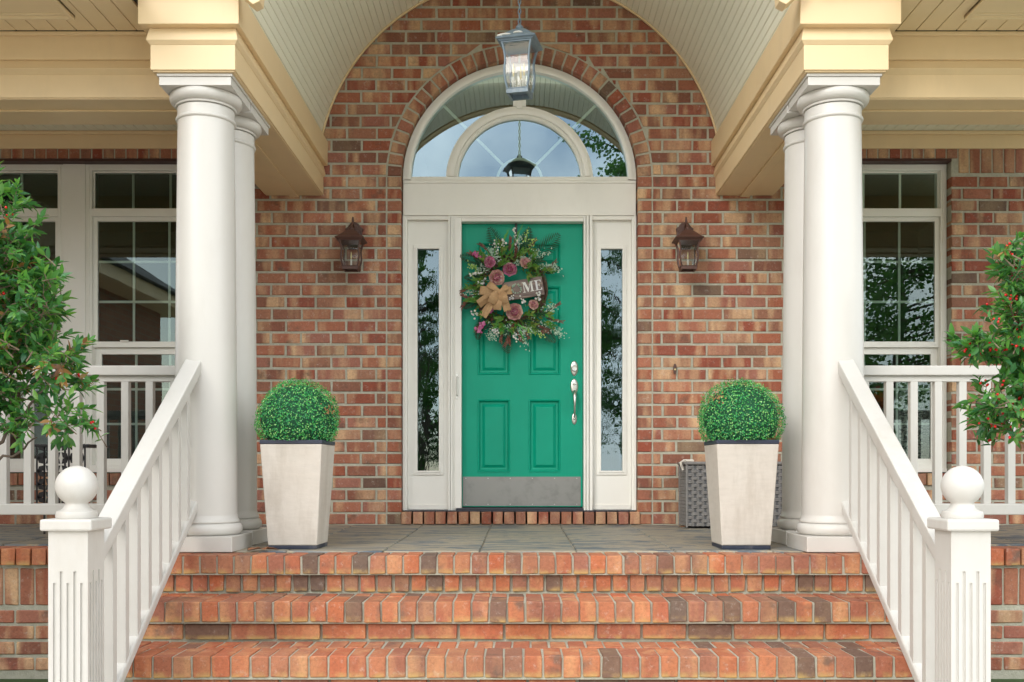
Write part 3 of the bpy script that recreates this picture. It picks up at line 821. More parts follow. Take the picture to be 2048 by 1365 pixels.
# gable front with arch casing, roof planes
gb = thing('porch_gable', (0, 5.12, 2.79), 'cream gable front with arched casing above the porch opening', 'gable')
I = Matrix.Translation((0, -5.12, -2.79))
m = MB(); ar = 1.53; n = 30; s0 = math.asin(.30 / ar)
for k in range(n):
    a = PI - s0 - (PI - 2*s0) * k / n; b = PI - s0 - (PI - 2*s0) * (k+1) / n
    def top(x): return 5.30 - abs(x) * .62
    xa, xb = ar*math.cos(a), ar*math.cos(b)
    m.prism([(xa, VZ + ar*math.sin(a)), (xb, VZ + ar*math.sin(b)), (xb, top(xb)), (xa, top(xa))], 5.10, 5.185)
xe = ar*math.cos(s0)
for s in (-1, 1):
    pl = [(s*xe, 2.919), (s*xe, 5.30 - xe*.62), (s*3.0, 5.30 - 3.0*.62), (s*3.0, 2.919)]
    m.prism(pl, 5.10, 5.185)
m.xf(I); m.build('gable_wall', M['cream'], gb)
m = MB(); s1 = math.asin(.31 / 1.55); m.ring(1.525, 1.64, s1, PI - s1, 5.06, 5.0995, cz=VZ, n=48); m.ring(1.535, 1.57, s1, PI - s1, 5.045, 5.0595, cz=VZ, n=48)
m.xf(I); m.build('arch_casing', M['cream'], gb, bev=.004, smooth=35)
for s in (-1, 1):
    m = MB().prism([(s*1.456, 2.905), (s*1.32, 2.865), (s*1.325, 2.803), (s*1.36, 2.786), (s*1.395, 2.815), (s*1.456, 2.878)], 5.10, 5.186); m.xf(I); m.build('moulding_return', M['cream'], gb, bev=.004)
for s in (-1, 1):
    m = MB(); m.prism([(0, 5.33), (s*3.3, 5.33 - 3.3*.62), (s*3.3, 5.43 - 3.3*.62), (0, 5.43)], 4.9, YW + 2.0); m.xf(I); m.build('roof_plane', M['shingle'], gb)
# side porch ceilings, eaves
for s in (-1, 1):
    side = 'left' if s < 0 else 'right'
    xa, xb = sorted((s * 1.99, s * 4.6))
    c = MB().box(xa, xb, 6.091, YW + .004, 2.999, 3.03); c = tag(c.build('side_ceiling', M['gap']), f'boarded ceiling of the {side} side porch', None, None, 'structure')
    bw = .075; k = 0; me = MB().box(.002, bw - .002, 6.095, YW - .002, 2.984, 2.998).mesh('ceiling_board', M['vault'], bev=.002)
    while xa + bw * (k + 1) < xb: inst('ceiling_board', me, c, (xa + bw * k, 0, 0)); k += 1
    e = MB().box(xa, xb, 4.72, 5.584, 2.880, 2.90); e = tag(e.build('eave_soffit', M['gap']), f'planked eave soffit over the {side} side porch', None, None, 'structure')
    k = 0; bw = .112; me = MB().box(.003, bw - .003, 4.72, 5.583, 2.866, 2.8795).mesh('soffit_board', M['soffit'], bev=.002)
    while xa + bw * (k + 1) < xb: inst('soffit_board', me, e, (xa + bw * k, 0, 0)); k += 1
    # raised vent frame in the soffit
    fx = sorted((s * 2.40, s * 3.4)); fy0, fy1 = 4.95, 5.40
    m = MB()
    for w_, z_ in ((.045, 2.852), (.022, 2.840)):
        m.box(fx[0], fx[1], fy1 - w_, fy1, z_, 2.8655).box(fx[0], fx[1], fy0, fy0 + w_, z_, 2.8655)
        m.box(fx[0], fx[0] + w_, fy0 + w_, fy1 - w_, z_, 2.8655).box(fx[1] - w_, fx[1], fy0 + w_, fy1 - w_, z_, 2.8655)
    m.box(fx[0] + .0455, fx[1] - .0455, fy0 + .0455, fy1 - .0455, 2.858, 2.8655)
    m.build('vent_frame', M['soffit'], e, bev=.002)
    MB().box(xa, xb, 4.69, 4.7195, 2.84, 3.02).build('fascia_board', M['cream'], e, bev=.003)
    rf = MB(); rf.prism([(4.62, 2.99), (YW + 2.5, 4.75), (YW + 2.5, 4.87), (4.62, 3.11)], *sorted((s * 2.25, s * 5.4)), 'x')
    tag(rf.build('house_roof', M['shingle']), f'grey shingled roof slope above the {side} side porch', 'roof', 'house roof slopes')

# ================================================================== columns
def column(x, y, label):
    zb = fz(y) - (.002 if y < 5.6 else 0)
    o = thing('porch_column', (x, y, zb), label, 'column', 'round white porch columns')
    H = 2.5025 - zb; q = .198
    MB().box(-q, q, -q, q, 0, .083).build('plinth', M['colwhite'], o, bev=.004)
    tor = [(.190 + .0, .0835)]
    for k in range(9):
        a = -PI/2 + PI*k/8; tor.append((.168 + .025*math.cos(a), .116 + .032*math.sin(a)))
    tor += [(.176, .150), (.178, .157), (.174, .165), (.169, .172), (.166, .19)]
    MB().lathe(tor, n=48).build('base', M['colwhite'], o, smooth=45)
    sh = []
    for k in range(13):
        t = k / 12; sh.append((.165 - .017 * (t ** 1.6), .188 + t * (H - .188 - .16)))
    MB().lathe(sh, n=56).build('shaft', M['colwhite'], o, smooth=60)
    z = H - .175; r = .147
    cap = [(r + .001, z - .03), (r + .009, z - .026), (r + .012, z - .018), (r + .009, z - .010), (r + .003, z - .006), (r + .003, z + .042)]
    cap2 = [(r - .008, z + .0425), (r - .008, z + .0465), (r + .012, z + .0468), (r + .014, z + .056)]
    for k in range(8):
        a = -PI/2 + (PI/2 + .5)*k/7; cap2.append((r + .010 + .034*math.cos(a) , z + .095 + .036*math.sin(a)))
    cap2.append((r + .030, z + .1135))
    MB().lathe(cap, n=56).build('necking', M['colwhite'], o, smooth=50)
    MB().lathe(cap2, n=56).build('echinus', M['colwhite'], o, smooth=50)
    m = MB().box(-.190, .190, -.190, .190, H - .0605, H - .0155); m.box(-.1985, .1985, -.1985, .1985, H - .015, H - .0005)
    m.build('abacus', M['colwhite'], o, bev=.002)
    return o
for s, side in ((-1, 'left'), (1, 'right')):
    column(s * 1.712, 5.465, f'front white round column of the {side} pair, where the stair rail ends')
    column(s * 1.712, 5.876, f'rear white round column of the {side} pair, behind the front one')

# ================================================================== steps
steps = thing('brick_steps', (0, 4.6, -.64), 'orange red brick steps with rowlock nosings up to the porch', 'steps')
I = Matrix.Translation((0, -4.6, .64))
def SB(m, n, mat, **k): m.xf(I); return m.build(n, mat, steps, **k)
SX = 1.90; JJ = .0052
core = MB()
core.box(-SX, SX, 5.168, 5.342, -.70, -.127); core.box(-SX, SX, 5.123, 5.3415, -.1265, -.033)
core.box(-SX, SX, 4.864, 5.1675, -.70, -.330); core.box(-SX, SX, 4.820, 5.1674, -.3295, -.2285)
core.box(-SX, SX, 4.496, 4.8635, -.70, -.523); core.box(-SX, SX, 4.450, 4.8634, -.5225, -.4225); core.box(-SX, SX, 4.07, 4.4955, -.70, -.622)
SB(core, 'mortar_core', M['mortar'])
RP = .0867
def mk(lx, ly, lz, n=8):
    return [MB().cbox(-lx/2, lx/2, 0, ly, 0, lz, rng.uniform(.002, .0042), .0024, rng).mesh('brick', M['stepbrick']) for _ in range(n)]
hd0 = mk(RP - 2*JJ, .212, .094); rs0 = mk(RP - 2*JJ - .004, .06, .086); hd1 = mk(RP - 2*JJ, .212, .098); bk1 = mk(RP - 2*JJ, .112, .03); st = mk(.222 - 2*JJ - .002, .07, .073); hd2 = mk(RP - 2*JJ, .212, .095); bk2 = mk(RP - 2*JJ, .165, .03)
hdS = mk(RP - 2*JJ, .3, .06, 3)
def rowb(meshes, pitch, off, y, z, xr=SX):
    x = -xr + off
    while x < xr - pitch * .4:
        if abs(x + pitch/2) < xr: inst('brick', rng.choice(meshes), steps, (x + pitch/2, y - 4.6 + rng.uniform(-.0025, .0025), z + .64 + rng.uniform(-.0015, .0015)), (rng.uniform(-.006, .006), rng.uniform(-.004, .004), rng.uniform(-.007, .007)))
        x += pitch
rowb(hd0, RP, .004, 5.113, -.119); rowb(rs0, RP, .035, 5.150, -.214)
rowb(hd1, RP, .020, 4.808, -.3205); rowb(bk1, RP, .020, 5.026, -.2525); rowb(st, .222, .05, 4.846, -.408)
rowb(hd2, RP, .010, 4.440, -.512); rowb(bk2, RP, .045, 4.658, -.4465); rowb(st, .222, .16, 4.478, -.600)
# fill under nosings so that the treads are solid
# porch plinth walls each side of the steps
for s in (-1, 1):
    side = 'left' if s < 0 else 'right'
    o = thing('porch_base_wall', (s * 3.2, 5.6, -.74), f'low brick base wall under the {side} side porch, behind the newel post', 'wall', 'porch base walls')
    I2 = Matrix.Translation((-s*3.2, -5.6, .74))
    xa, xb = sorted((s * 1.902, s * 4.5))
    m = MB().box(xa, xb, 5.612, 5.79, -.77, -.034); m.xf(I2); m.build('mortar_core', M['mortar'], o)
    xr = sorted((s * 1.93, s * 3.5))
    sd_ = [MB().cbox(-.038, .038, 0, .06, 0, .205, .005, .002, rng).mesh('brick', M['brick']) for _ in range(5)]
    stb = [MB().cbox(-.107, .107, 0, .06, 0, .0715, .005, .002, rng).mesh('brick', M['brick']) for _ in range(5)]
    x = xr[0]
    while x < xr[1]:
        inst('brick', rng.choice(hd0), o, (x + .04 - s*3.2, -.030 + rng.uniform(-.002, .002), -.119 + .74))
        inst('brick', rng.choice(sd_), o, (x + .045 - s*3.2, .004, -.344 + .74)); x += RP
    for r in range(4):
        x = xr[0] + (r % 2) * .11
        while x < xr[1]:
            inst('brick', rng.choice(stb), o, (x + .11 - s*3.2, .004 + rng.uniform(-.002, .002), -.445 - r * .0885 + .74)); x += .2246

# ================================================================== railings
def beamlike(m, p0, p1, wd, ht):
    """box whose top face runs p0 -> p1 (both on the top centre line), vertical ends"""
    x = p0[0]
    m.prism([(p0[1], p0[2] - ht), (p1[1], p1[2] - ht), (p1[1], p1[2]), (p0[1], p0[2])], x - wd/2, x + wd/2, 'x'); return m
RS = .713                                          # slope of the stair rails
def rail_z(y): return .205 + (y - 4.2) * RS        # top of the hand rail
def low_z(y): return rail_z(y) - .742              # top of the foot rail
def stair_rail(s):
    side = 'left' if s < 0 else 'right'; X = s * 1.733
    o = thing('stair_railing', (X, 3.915, -.64), f'white {side} stair railing with fluted newel post and ball finial', 'railing', 'white stair railings')
    I3 = Matrix.Translation((-X, -3.915, .64))
    def B(m, n, mat, par=o, **k): m.xf(I3); return m.build(n, mat, par, **k)
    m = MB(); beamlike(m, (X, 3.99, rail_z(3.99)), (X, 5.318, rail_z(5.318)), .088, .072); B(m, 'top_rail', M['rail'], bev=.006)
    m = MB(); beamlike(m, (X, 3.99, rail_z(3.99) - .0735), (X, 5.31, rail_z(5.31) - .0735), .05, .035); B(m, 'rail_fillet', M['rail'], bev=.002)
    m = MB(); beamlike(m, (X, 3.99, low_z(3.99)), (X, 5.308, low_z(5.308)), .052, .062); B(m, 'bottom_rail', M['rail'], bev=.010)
    y = 4.10
    while y < 5.30:
        m = MB(); hw = .0205
        za, zb = low_z(y - hw) - .03, low_z(y + hw) - .03; ta, tb = rail_z(y - hw) - .105, rail_z(y + hw) - .105
        m.prism([(y - hw, za), (y + hw, zb), (y + hw, tb), (y - hw, ta)], X - hw, X + hw, 'x'); B(m, 'baluster', M['rail'], bev=.002)
        y += .135
    # newel: grooved post, cap, ball
    np_ = part('newel_post', o); hw = .076; cy = 3.915; zt = .174; zb = -.64
    m = MB(); c = hw - .007
    m.box(X - c, X + c, cy - c, cy + c, zb, zt)
    pl = .155                                       # plain top length
    for ax in (0, 1):
        for sg in (-1, 1):
            f0 = sg * c; f1 = sg * hw
            lo, hi = sorted((f0, f1))
            def bb(u0, u1, z0, z1):
                if ax == 0: m.box(X + u0, X + u1, cy + lo, cy + hi, z0, z1)
                else: m.box(X + lo, X + hi, cy + u0, cy + u1, z0, z1)
            e = hw if ax == 0 else c
            bb(-e, e, zt - pl, zt)
            ng = 5; pitch = .0262; gw = .0115
            edges = [-e]
            for k in range(ng):
                uc = (k - 2) * pitch; edges += [uc - gw/2, uc + gw/2]
                if k % 2 == 0: bb(uc - gw/2, uc + gw/2, zt - pl - .045, zt - pl + .0)
            edges.append(e)
            for k in range(0, len(edges), 2): bb(edges[k], edges[k+1], zb, zt - pl)
    B(m, 'post', M['rail'], np_)
    cp = MB().box(X - .100, X + .100, cy - .100, cy + .100, zt + .001, zt + .046); B(cp, 'cap', M['rail'], np_, bev=.008)
    bl = [(.075, zt + .0465), (.078, zt + .056), (.074, zt + .074), (.060, zt + .078), (.050, zt + .086), (.042, zt + .100)]
    R0 = .0785; zc = zt + .105 + .068
    for k in range(15):
        a = -1.0 + (PI/2 + 1.0) * k / 14; bl.append((max(.0005, R0 * math.cos(a)), zc + R0 * math.sin(a)))
    B(MB().lathe(bl, X, cy, n=40), 'ball_finial', M['rail'], np_, smooth=50)
stair_rail(-1); stair_rail(1)
def porch_rail(s):
    side = 'left' if s < 0 else 'right'; Y = 5.70
    o = thing('porch_railing', (s * 3.1, Y, fz(Y)), f'straight white baluster railing along the {side} side porch', 'railing', 'white porch railings')
    I4 = Matrix.Translation((-s*3.1, -Y, -fz(Y)))
    def B(m, n, mat, **k): m.xf(I4); return m.build(n, mat, o, **k)
    xa, xb = sorted((s * 1.868, s * 4.4))
    B(MB().box(xa, xb, Y - .045, Y + .045, .948, 1.004), 'top_rail', M['rail'], bev=.006)
    B(MB().box(xa, xb, Y - .022, Y + .022, .915, .9475), 'rail_fillet', M['rail'], bev=.002)
    B(MB().box(xa, xb, Y - .035, Y + .035, .158, .222), 'bottom_rail', M['rail'], bev=.006)
    x = 1.965
    me = MB().box(-.021, .021, -.021, .021, .2215 - fz(Y), .9155 - fz(Y)).mesh('baluster', M['rail'], bev=.002)
    while x < 4.3: inst('baluster', me, o, (s * x - s * 3.1, 0, 0)); x += .1385
    for x in (3.35, 4.2): B(MB().box(s*x - .03, s*x + .03, Y - .03, Y + .03, fz(Y), .1575), 'foot_block', M['rail'], bev=.002)
porch_rail(-1); porch_rail(1)

# ================================================================== planters and topiary
def planter(s, rot):
    side = 'left' if s < 0 else 'right'
    cx, cy = s * 1.232, 5.575; z = fz(cy)
    lab = ('tall tapered limewashed planter beside the left columns' if s < 0 else 'tall tapered limewashed planter standing in front of the wicker basket')
    o = thing('planter', (cx, cy, z), lab, 'planter', 'tapered planters', rot)
    MB().loft4([(.0, .133), (.020, .1335)]).build('base_band', M['planterblue'], o, bev=.003)
    b = MB().loft4([(.0205, .1345), (.20, .146), (.40, .1585), (.572, .169)]); b.build('body', M['planter'], o, bev=.006)
    m = MB()
    h0, h1 = .1705, .146
    m.box(-h0, h0, -h0, -h1, .5725, .594).box(-h0, h0, h1, h0, .5725, .594).box(-h0, -h1, -h1, h1, .5725, .594).box(h1, h0, -h1, h1, .5725, .594)
    m.build('rim', M['planterblue'], o, bev=.003)
    MB().box(-h1 + .001, h1 - .001, -h1 + .001, h1 - .001, .5725, .580).build('soil', M['bark'], o)
    lab2 = 'round clipped boxwood ball in the planter beside the left columns' if s < 0 else 'round clipped boxwood ball in the planter before the wicker basket'
    t = thing('boxwood_topiary', (cx, cy, z + .58), lab2, 'topiary', 'boxwood topiary balls')
    zc = .130; rx, rz = .235, .228
    core = MB().sphere((0, 0, zc), .205, 28, 18, (1, 1, .95))
    core.v = [(x, y, max(zz, .004)) for x, y, zz in core.v]
    core.build('core', M['boxcore'], t, smooth=60)
    MB().tube([(0, 0, .0), (0, 0, .05)], .012, 6).build('stem', M['bark'], t)
    lf = MB(); n = 9500; k = 0; rg = random.Random(11 + s)
    while k < n:
        u = rg.uniform(-1, 1); a = rg.uniform(0, 2*PI); q = math.sqrt(1-u*u)
        d = Vector((q*math.cos(a), q*math.sin(a), u))
        rr = rg.uniform(.90, 1.0) + .028 * math.sin(7*a + 5*u) * math.sin(9*u + 2*a)
        if rg.random() < .07: rr += rg.uniform(.01, .07)
        rr *= 1 + .035 * math.sin(2*a + s) * q + .03 * math.sin(3*a + 4*u + s*2)
        p = Vector((d.x*rx*rr, d.y*rx*rr, zc + d.z*rz*rr))
        if p.z < .012: continue
        if p.y > .10: k += 1; 
        k += 1
        nrm = (d + Vector((rg.gauss(0,.55), rg.gauss(0,.55), rg.gauss(0,.55) + .25))).normalized()
        ax = nrm.cross(Vector((rg.gauss(0,1), rg.gauss(0,1), rg.gauss(0,1)))).normalized(); bx = nrm.cross(ax)
        L = rg.uniform(.0085, .014); W = L * .62
        lf.add([p - ax*L*.5, p + bx*W*.5 + nrm*.0015, p + ax*L*.5, p - bx*W*.5 + nrm*.0015], [(0,1,2,3)])
    tag(lf.build('foliage', M['box'], t, recalc=False), None, kind='stuff')
    bl = MB()
    for k in range(70):
        ca, cu_ = ((-.5, .2), (2.2, -.35))[k % 2] if s < 0 else ((-.75, -.55), (-2.4, .5))[k % 2]
        a = ca + rg.gauss(0, .12); u = max(-.6, min(.9, cu_ + rg.gauss(0, .07))); q = math.sqrt(1-u*u); d = Vector((q*math.cos(a), q*math.sin(a), u))
        p = Vector((d.x*rx*1.0, d.y*rx*1.0, max(.02, zc + d.z*rz*1.0))); ax = d.cross(Vector((rg.gauss(0,1), rg.gauss(0,1), rg.gauss(0,1)))).normalized(); bx = (d + Vector((rg.gauss(0,.4), 0, rg.gauss(0,.4)))).cross(ax).normalized(); L = rg.uniform(.010, .018)
        bl.add([p - ax*L*.5, p + bx*L*.3, p + ax*L*.5, p - bx*L*.3], [(0,1,2,3)])
    tag(bl.build('brown_leaves', M['hollydry'], t, recalc=False), None, kind='stuff')
planter(-1, R(-1.5)); planter(1, R(1.0))
# a dry oak leaf on the porch by the left plinth
def flatleaf(name, loc, sc_, rz, label, tilt=.25):
    n = 22; vs = [(0, 0, .012)]; fs = []
    for i in range(n):
        a = 2*PI*i/n; r = (.045 + .016*math.cos(5*a)) * (1 + .6*abs(math.cos(a/1.0))**3) * sc_
        vs.append((r*math.cos(a), r*.62*math.sin(a), .004 + .016*abs(math.sin(2.5*a))*sc_))
    for i in range(n): fs.append((0, 1+i, 1+(i+1) % n))
    m = MB(); m.add(vs, fs); top = len(vs)
    m.add([(x, y, z - .0012) for x, y, z in vs], [tuple(reversed(f)) for f in fs])
    o = m.build(name, M['dryleaf'], None, recalc=False, loc=loc); o.rotation_euler = (0, 0, rz)
    tag(o, label, 'leaf')
flatleaf('dry_leaf', (-1.385, 5.35, fz(5.35) + .001), 1.0, .3, 'brown curled dry leaf on the porch between column plinth and planter')
flatleaf('dry_leaf', (1.165, 7.17, .002), .55, 1.0, 'small brown dry leaf on the floor at the wicker basket corner')

# ================================================================== wicker basket
bk = thing('wicker_basket', (1.56, 7.36, 0), 'grey woven wicker basket against the wall behind the right planter', 'basket')
hw, hd, hh = .36, .17, .465
MB().box(-hw + .012, hw - .012, -hd + .012, hd - .012, .012, hh - .012).build('core', M['wickerdark'], bk)
wv = MB(); sv = MB()
def face(n, L, orient):
    """woven strands over one face; orient maps (u, out, z)"""
    rows = 17; rh = (hh - .03) / rows; sp = .036
    ns = max(2, int(L / sp)); sp = L / ns
    for k in range(ns + 1):
        u = -L/2 + k * sp
        if 0 < k < ns:
            sv.add([orient(u - .006, .003, .01), orient(u + .006, .003, .01), orient(u + .006, .003, hh - .01), orient(u - .006, .003, hh - .01)], [(0,1,2,3)])
    for r in range(rows):
        z0 = .012 + r * rh; seg = 0
        pts = []
        for k in range(ns * 4 + 1):
            u = -L/2 + k * sp / 4
            ph = ((u + L/2) / sp + (r % 2)) * PI
            pts.append((u, .004 + .0085 * math.sin(ph)))
        for h0, h1 in ((.05, .45), (.50, .90)):
            vs = []
            for u, o_ in pts: vs += [orient(u, o_ - .001, z0 + rh*h0), orient(u, o_ + .002, z0 + rh*(h0+h1)/2), orient(u, o_ - .001, z0 + rh*h1)]
            fs = []
            for i in range(len(pts)-1): fs += [(3*i, 3*i+3, 3*i+4, 3*i+1), (3*i+1, 3*i+4, 3*i+5, 3*i+2)]
            wv.add(vs, fs)
face(0, 2*hw - .02, lambda u, o_, z: (u, -hd - o_ + .010, z))
face(1, 2*hd - .02, lambda u, o_, z: (-hw - o_ + .010, u, z))
tag(wv.build('strands', M['wicker'], bk, recalc=False, smooth=60), None, kind='stuff'); tag(sv.build('stakes', M['wicker'], bk, recalc=False), None, kind='stuff')
for x, y in ((-hw + .004, -hd + .004), (hw - .004, -hd + .004), (-hw + .004, hd - .004), (hw - .004, hd - .004)):
    MB().tube([(x, y, .004), (x, y, hh)], .008, 8).build('corner_post', M['wicker'], bk)
m = MB().tube([(-hw, -hd, hh), (hw, -hd, hh)], .012, 8).tube([(-hw, hd, hh), (hw, hd, hh)], .012, 8).tube([(-hw, -hd, hh), (-hw, hd, hh)], .012, 8).tube([(hw, -hd, hh), (hw, hd, hh)], .012, 8)
m.build('rim', M['wicker'], bk, smooth=60)
MB().box(-hw + .013, hw - .013, -hd + .013, hd - .013, hh - .0115, hh + .004).build('lining', M['linen'], bk, bev=.004)
m = MB()
m.tube([(-hw - .012, -.10, hh - .05), (-hw - .03, -.09, hh + .005), (-hw - .005, -.08, hh + .02), (-hw + .05, -.07, hh + .014), (-hw + .06, -.10, hh + .018), (-hw + .0, -.12, hh + .02)], .010, 6)
m.ribbon([(-hw - .02, -.1, hh), (-hw - .036, -.1, hh - .05), (-hw - .030, -.1, hh - .11)], Vector((.2, 1, 0)), .022)
m.build('tie_bow', M['linen'], bk, recalc=False)

# ================================================================== lanterns
def cage_prof(w, h):     # curved lantern side: (z, half)
    out = []
    for k in range(13):
        t = k / 12
        f = .74 + .26 * (t ** 1.1) + .16 * math.sin(2*PI*(t*.92 + .02)) * (-1 if t > .5 else -1) * -.55
        out.append((t * h, w * f))
    return out
def lantern_body(o, w, hgt, matf, zb, bulbs):
    """pagoda lantern: open bottom tray, curved cage, stepped roof; zb = z of the cage foot, o = parent"""
    pr = []
    for k in range(13):
        t = k / 12
        f = .66 + .30 * t + .11 * math.sin(PI * min(1, t * 1.55)) * (1 - t) - .07 * math.sin(PI * max(0, (t - .45) / .55))
        pr.append((zb + t * hgt, w * f))
    for sx, sy in ((-1,-1), (1,-1), (1,1), (-1,1)):
        MB().tube([(sx * h, sy * h, z) for z, h in pr], w * .085, 5).build('cage_bar', matf, o, smooth=50)
    for k, (sx, sy) in enumerate(((0,-1), (1,0), (0,1), (-1,0))):
        g = MB(); vs = []
        for z, h in pr:
            e = h * .97
            if sx == 0: vs += [(-h + .004, sy * e, z), (h - .004, sy * e, z)]
            else: vs += [(sx * e, -h + .004, z), (sx * e, h - .004, z)]
        g.add(vs, [(2*i, 2*i+1, 2*i+3, 2*i+2) for i in range(len(pr)-1)])
        g.build('pane', M['lampglass'], o, recalc=False, smooth=80)
    b0 = pr[0][1]; m = MB()
    t_ = w * .10
    for x0, x1, y0, y1 in ((-b0*1.12, b0*1.12, -b0*1.12, -b0*.86), (-b0*1.12, b0*1.12, b0*.86, b0*1.12), (-b0*1.12, -b0*.86, -b0*.86, b0*.86), (b0*.86, b0*1.12, -b0*.86, b0*.86)):
        m.box(x0, x1, y0, y1, zb - w*.30, zb - w*.02)
    m.loft4([(zb - w*.02, b0*1.17), (zb + w*.04, b0*1.17)]); m.build('bottom_tray', matf, o, bev=w*.015)
    zt = zb + hgt; tw = pr[-1][1]
    rf = MB().loft4([(zt - w*.02, tw*1.08), (zt + w*.05, tw*1.08), (zt + w*.06, tw*1.16), (zt + w*.16, tw*1.24), (zt + w*.17, tw*1.34), (zt + w*.26, tw*1.40), (zt + w*.28, tw*1.34),
                     (zt + w*.50, tw*1.04), (zt + w*.74, tw*.80), (zt + w*.94, tw*.56), (zt + w*1.06, tw*.42), (zt + w*1.16, tw*.26)])
    rf.build('roof', matf, o, bev=w*.012)
    MB().lathe([(w*.20, zt + w*1.14), (w*.27, zt + w*1.26), (w*.25, zt + w*1.36), (w*.15, zt + w*1.44), (w*.10, zt + w*1.54), (w*.03, zt + w*1.58)], n=12).build('finial', matf, o, smooth=50)
    for x, y in bulbs:
        MB().lathe([(w*.09, zb), (w*.09, zb + hgt*.30), (w*.11, zb + hgt*.31), (w*.02, zb + hgt*.32)], x, y, 10).build('candle_sleeve', M['white'], o, smooth=40)
        MB().lathe([(w*.05, zb + hgt*.325), (w*.085, zb + hgt*.42), (w*.06, zb + hgt*.54), (w*.005, zb + hgt*.64)], x, y, 10).build('bulb', M['bulb'], o, smooth=60)
    return zt + w * 1.58
pz = 2.80
pl = thing('pendant_lantern', (0.0, 6.40, pz), 'weathered blue grey pendant lantern hanging on a chain before the fanlight', 'lantern', None, R(-13))
top = lantern_body(pl, .096, .285, M['pewter'], .035, [(-.035, -.02), (.035, -.02), (0, .035)])
for x, y, rx, ry in ((-.075, -.100, .045, .018), (.01, -.088, .034, .024), (-.105, -.108, .02, .012)):
    zz = .035 + .285 + .096 * (.28 + .22 * max(0, (.124 - max(abs(x), abs(y))) / .028))
    m = MB().sphere((x, y, zz + .001), 1, 10, 5, (rx, ry, .007)); m.build('droppings_patch', M['droppings'], pl, smooth=80)
zl = top - .004; k = 0
while zl < 1.30:
    lk = MB(); n = 14; ring_ = []
    for i in range(n + 1):
        a = 2*PI*i/n; u = .0085*math.cos(a); v_ = .019*math.sin(a)
        ring_.append((u, 0, zl + .017 + v_) if k % 2 == 0 else (0, u, zl + .017 + v_))
    lk.tube(ring_, .0040, 6, cap=False); lk.build('chain_link', M['pewter'], pl, smooth=60); zl += .0315; k += 1
MB().lathe([(.055, 1.335), (.05, 1.318), (.02, 1.30), (.004, 1.295)], n=20).build('canopy', M['pewter'], pl, smooth=40)

def sconce(s):
    side = 'left' if s < 0 else 'right'
    o = thing('wall_sconce', (s * 1.252, 7.44, 1.895), f'rusty bronze wall lantern on the brick {side} of the door', 'sconce', 'bronze wall lanterns')
    w_ = .082
    t = lantern_body(o, w_ * .96, .185, M['bronze'], .030, [(0, 0)])
    # shield back plate on the wall and the curled arm above the roof
    yb = YW - 7.44; z0 = .20
    sh = [(-.045, z0), (.045, z0), (.066, z0 + .05), (.058, z0 + .12), (.068, z0 + .150), (.045, z0 + .168), (.030, z0 + .190), (0, z0 + .202), (-.030, z0 + .190), (-.045, z0 + .168), (-.068, z0 + .150), (-.058, z0 + .12), (-.066, z0 + .05)]
    MB().prism(sh, yb - .030, yb - .001).build('back_plate', M['bronze'], o, bev=.005)
    sh2 = [(x*.78, (z - z0 - .09)*.78 + z0 + .09) for x, z in sh]
    MB().prism(sh2, yb - .040, yb - .0305).build('plate_boss', M['bronze'], o, bev=.004)
    pts = []
    for k in range(15):
        a = -.2 + k / 14 * 3.6; pts.append((0, yb - .035 - .055 + .055*math.cos(a) , z0 + .115 + .06*math.sin(a)))
    m = MB().tube([(0, yb - .03, z0 + .06)] + pts + [(0, .0, t - .01)], .0085, 8); m.tube([(0, yb - .085, z0 + .165), (0, yb - .09, z0 + .20), (0, yb - .085, z0 + .222)], [.010, .009, .006], 8)
    m.build('arm', M['bronze'], o, smooth=60)
    m = MB().sphere((-.018, yb - .045, z0 + .12), .012, 8, 6).sphere((.018, yb - .045, z0 + .12), .012, 8, 6); m.build('rosette', M['bronze'], o, smooth=60)
    return o
sconce(-1); sconce(1)

# ================================================================== black pierced metal stand on the left porch
st_ = thing('pierced_metal_stand', (-3.02, 6.75, fz(6.75)), 'black pierced metal plant stand behind the left porch railing', 'plant stand')
hwx, hz = .165, .575
m = MB()
for x in (-hwx, hwx):
    for y in (-.15, .15): MB().box(x*.7 - .005, x*.7 + .005, y - .005, y + .005, 0, hz).build('post', M['black'], st_)

MB().box(-hwx - .02, hwx + .02, -.17, .17, hz, hz + .018).build('top', M['black'], st_, bev=.003)
m = MB()
cw = .105
for fx in (-.105, 0, .105):
    for kz in range(5):
        cz = .20 + kz * cw*.82
        for a in (PI/4, 3*PI/4, 5*PI/4, 7*PI/4):
            L = cw * .70; n = Vector((math.cos(a), math.sin(a))); q = Vector((-n.y, n.x))
            P = [n*.006, n*L*.5 + q*.020, n*L, n*L*.5 - q*.020]
            m.prism([(fx + p_.x, cz + p_.y) for p_ in P], -.165, -.162)
for x in (-.158, -.0525, .0525, .158): m.box(x - .005, x + .005, -.1665, -.161, .14, hz)
m.build('pierced_panel', M['black'], st_)

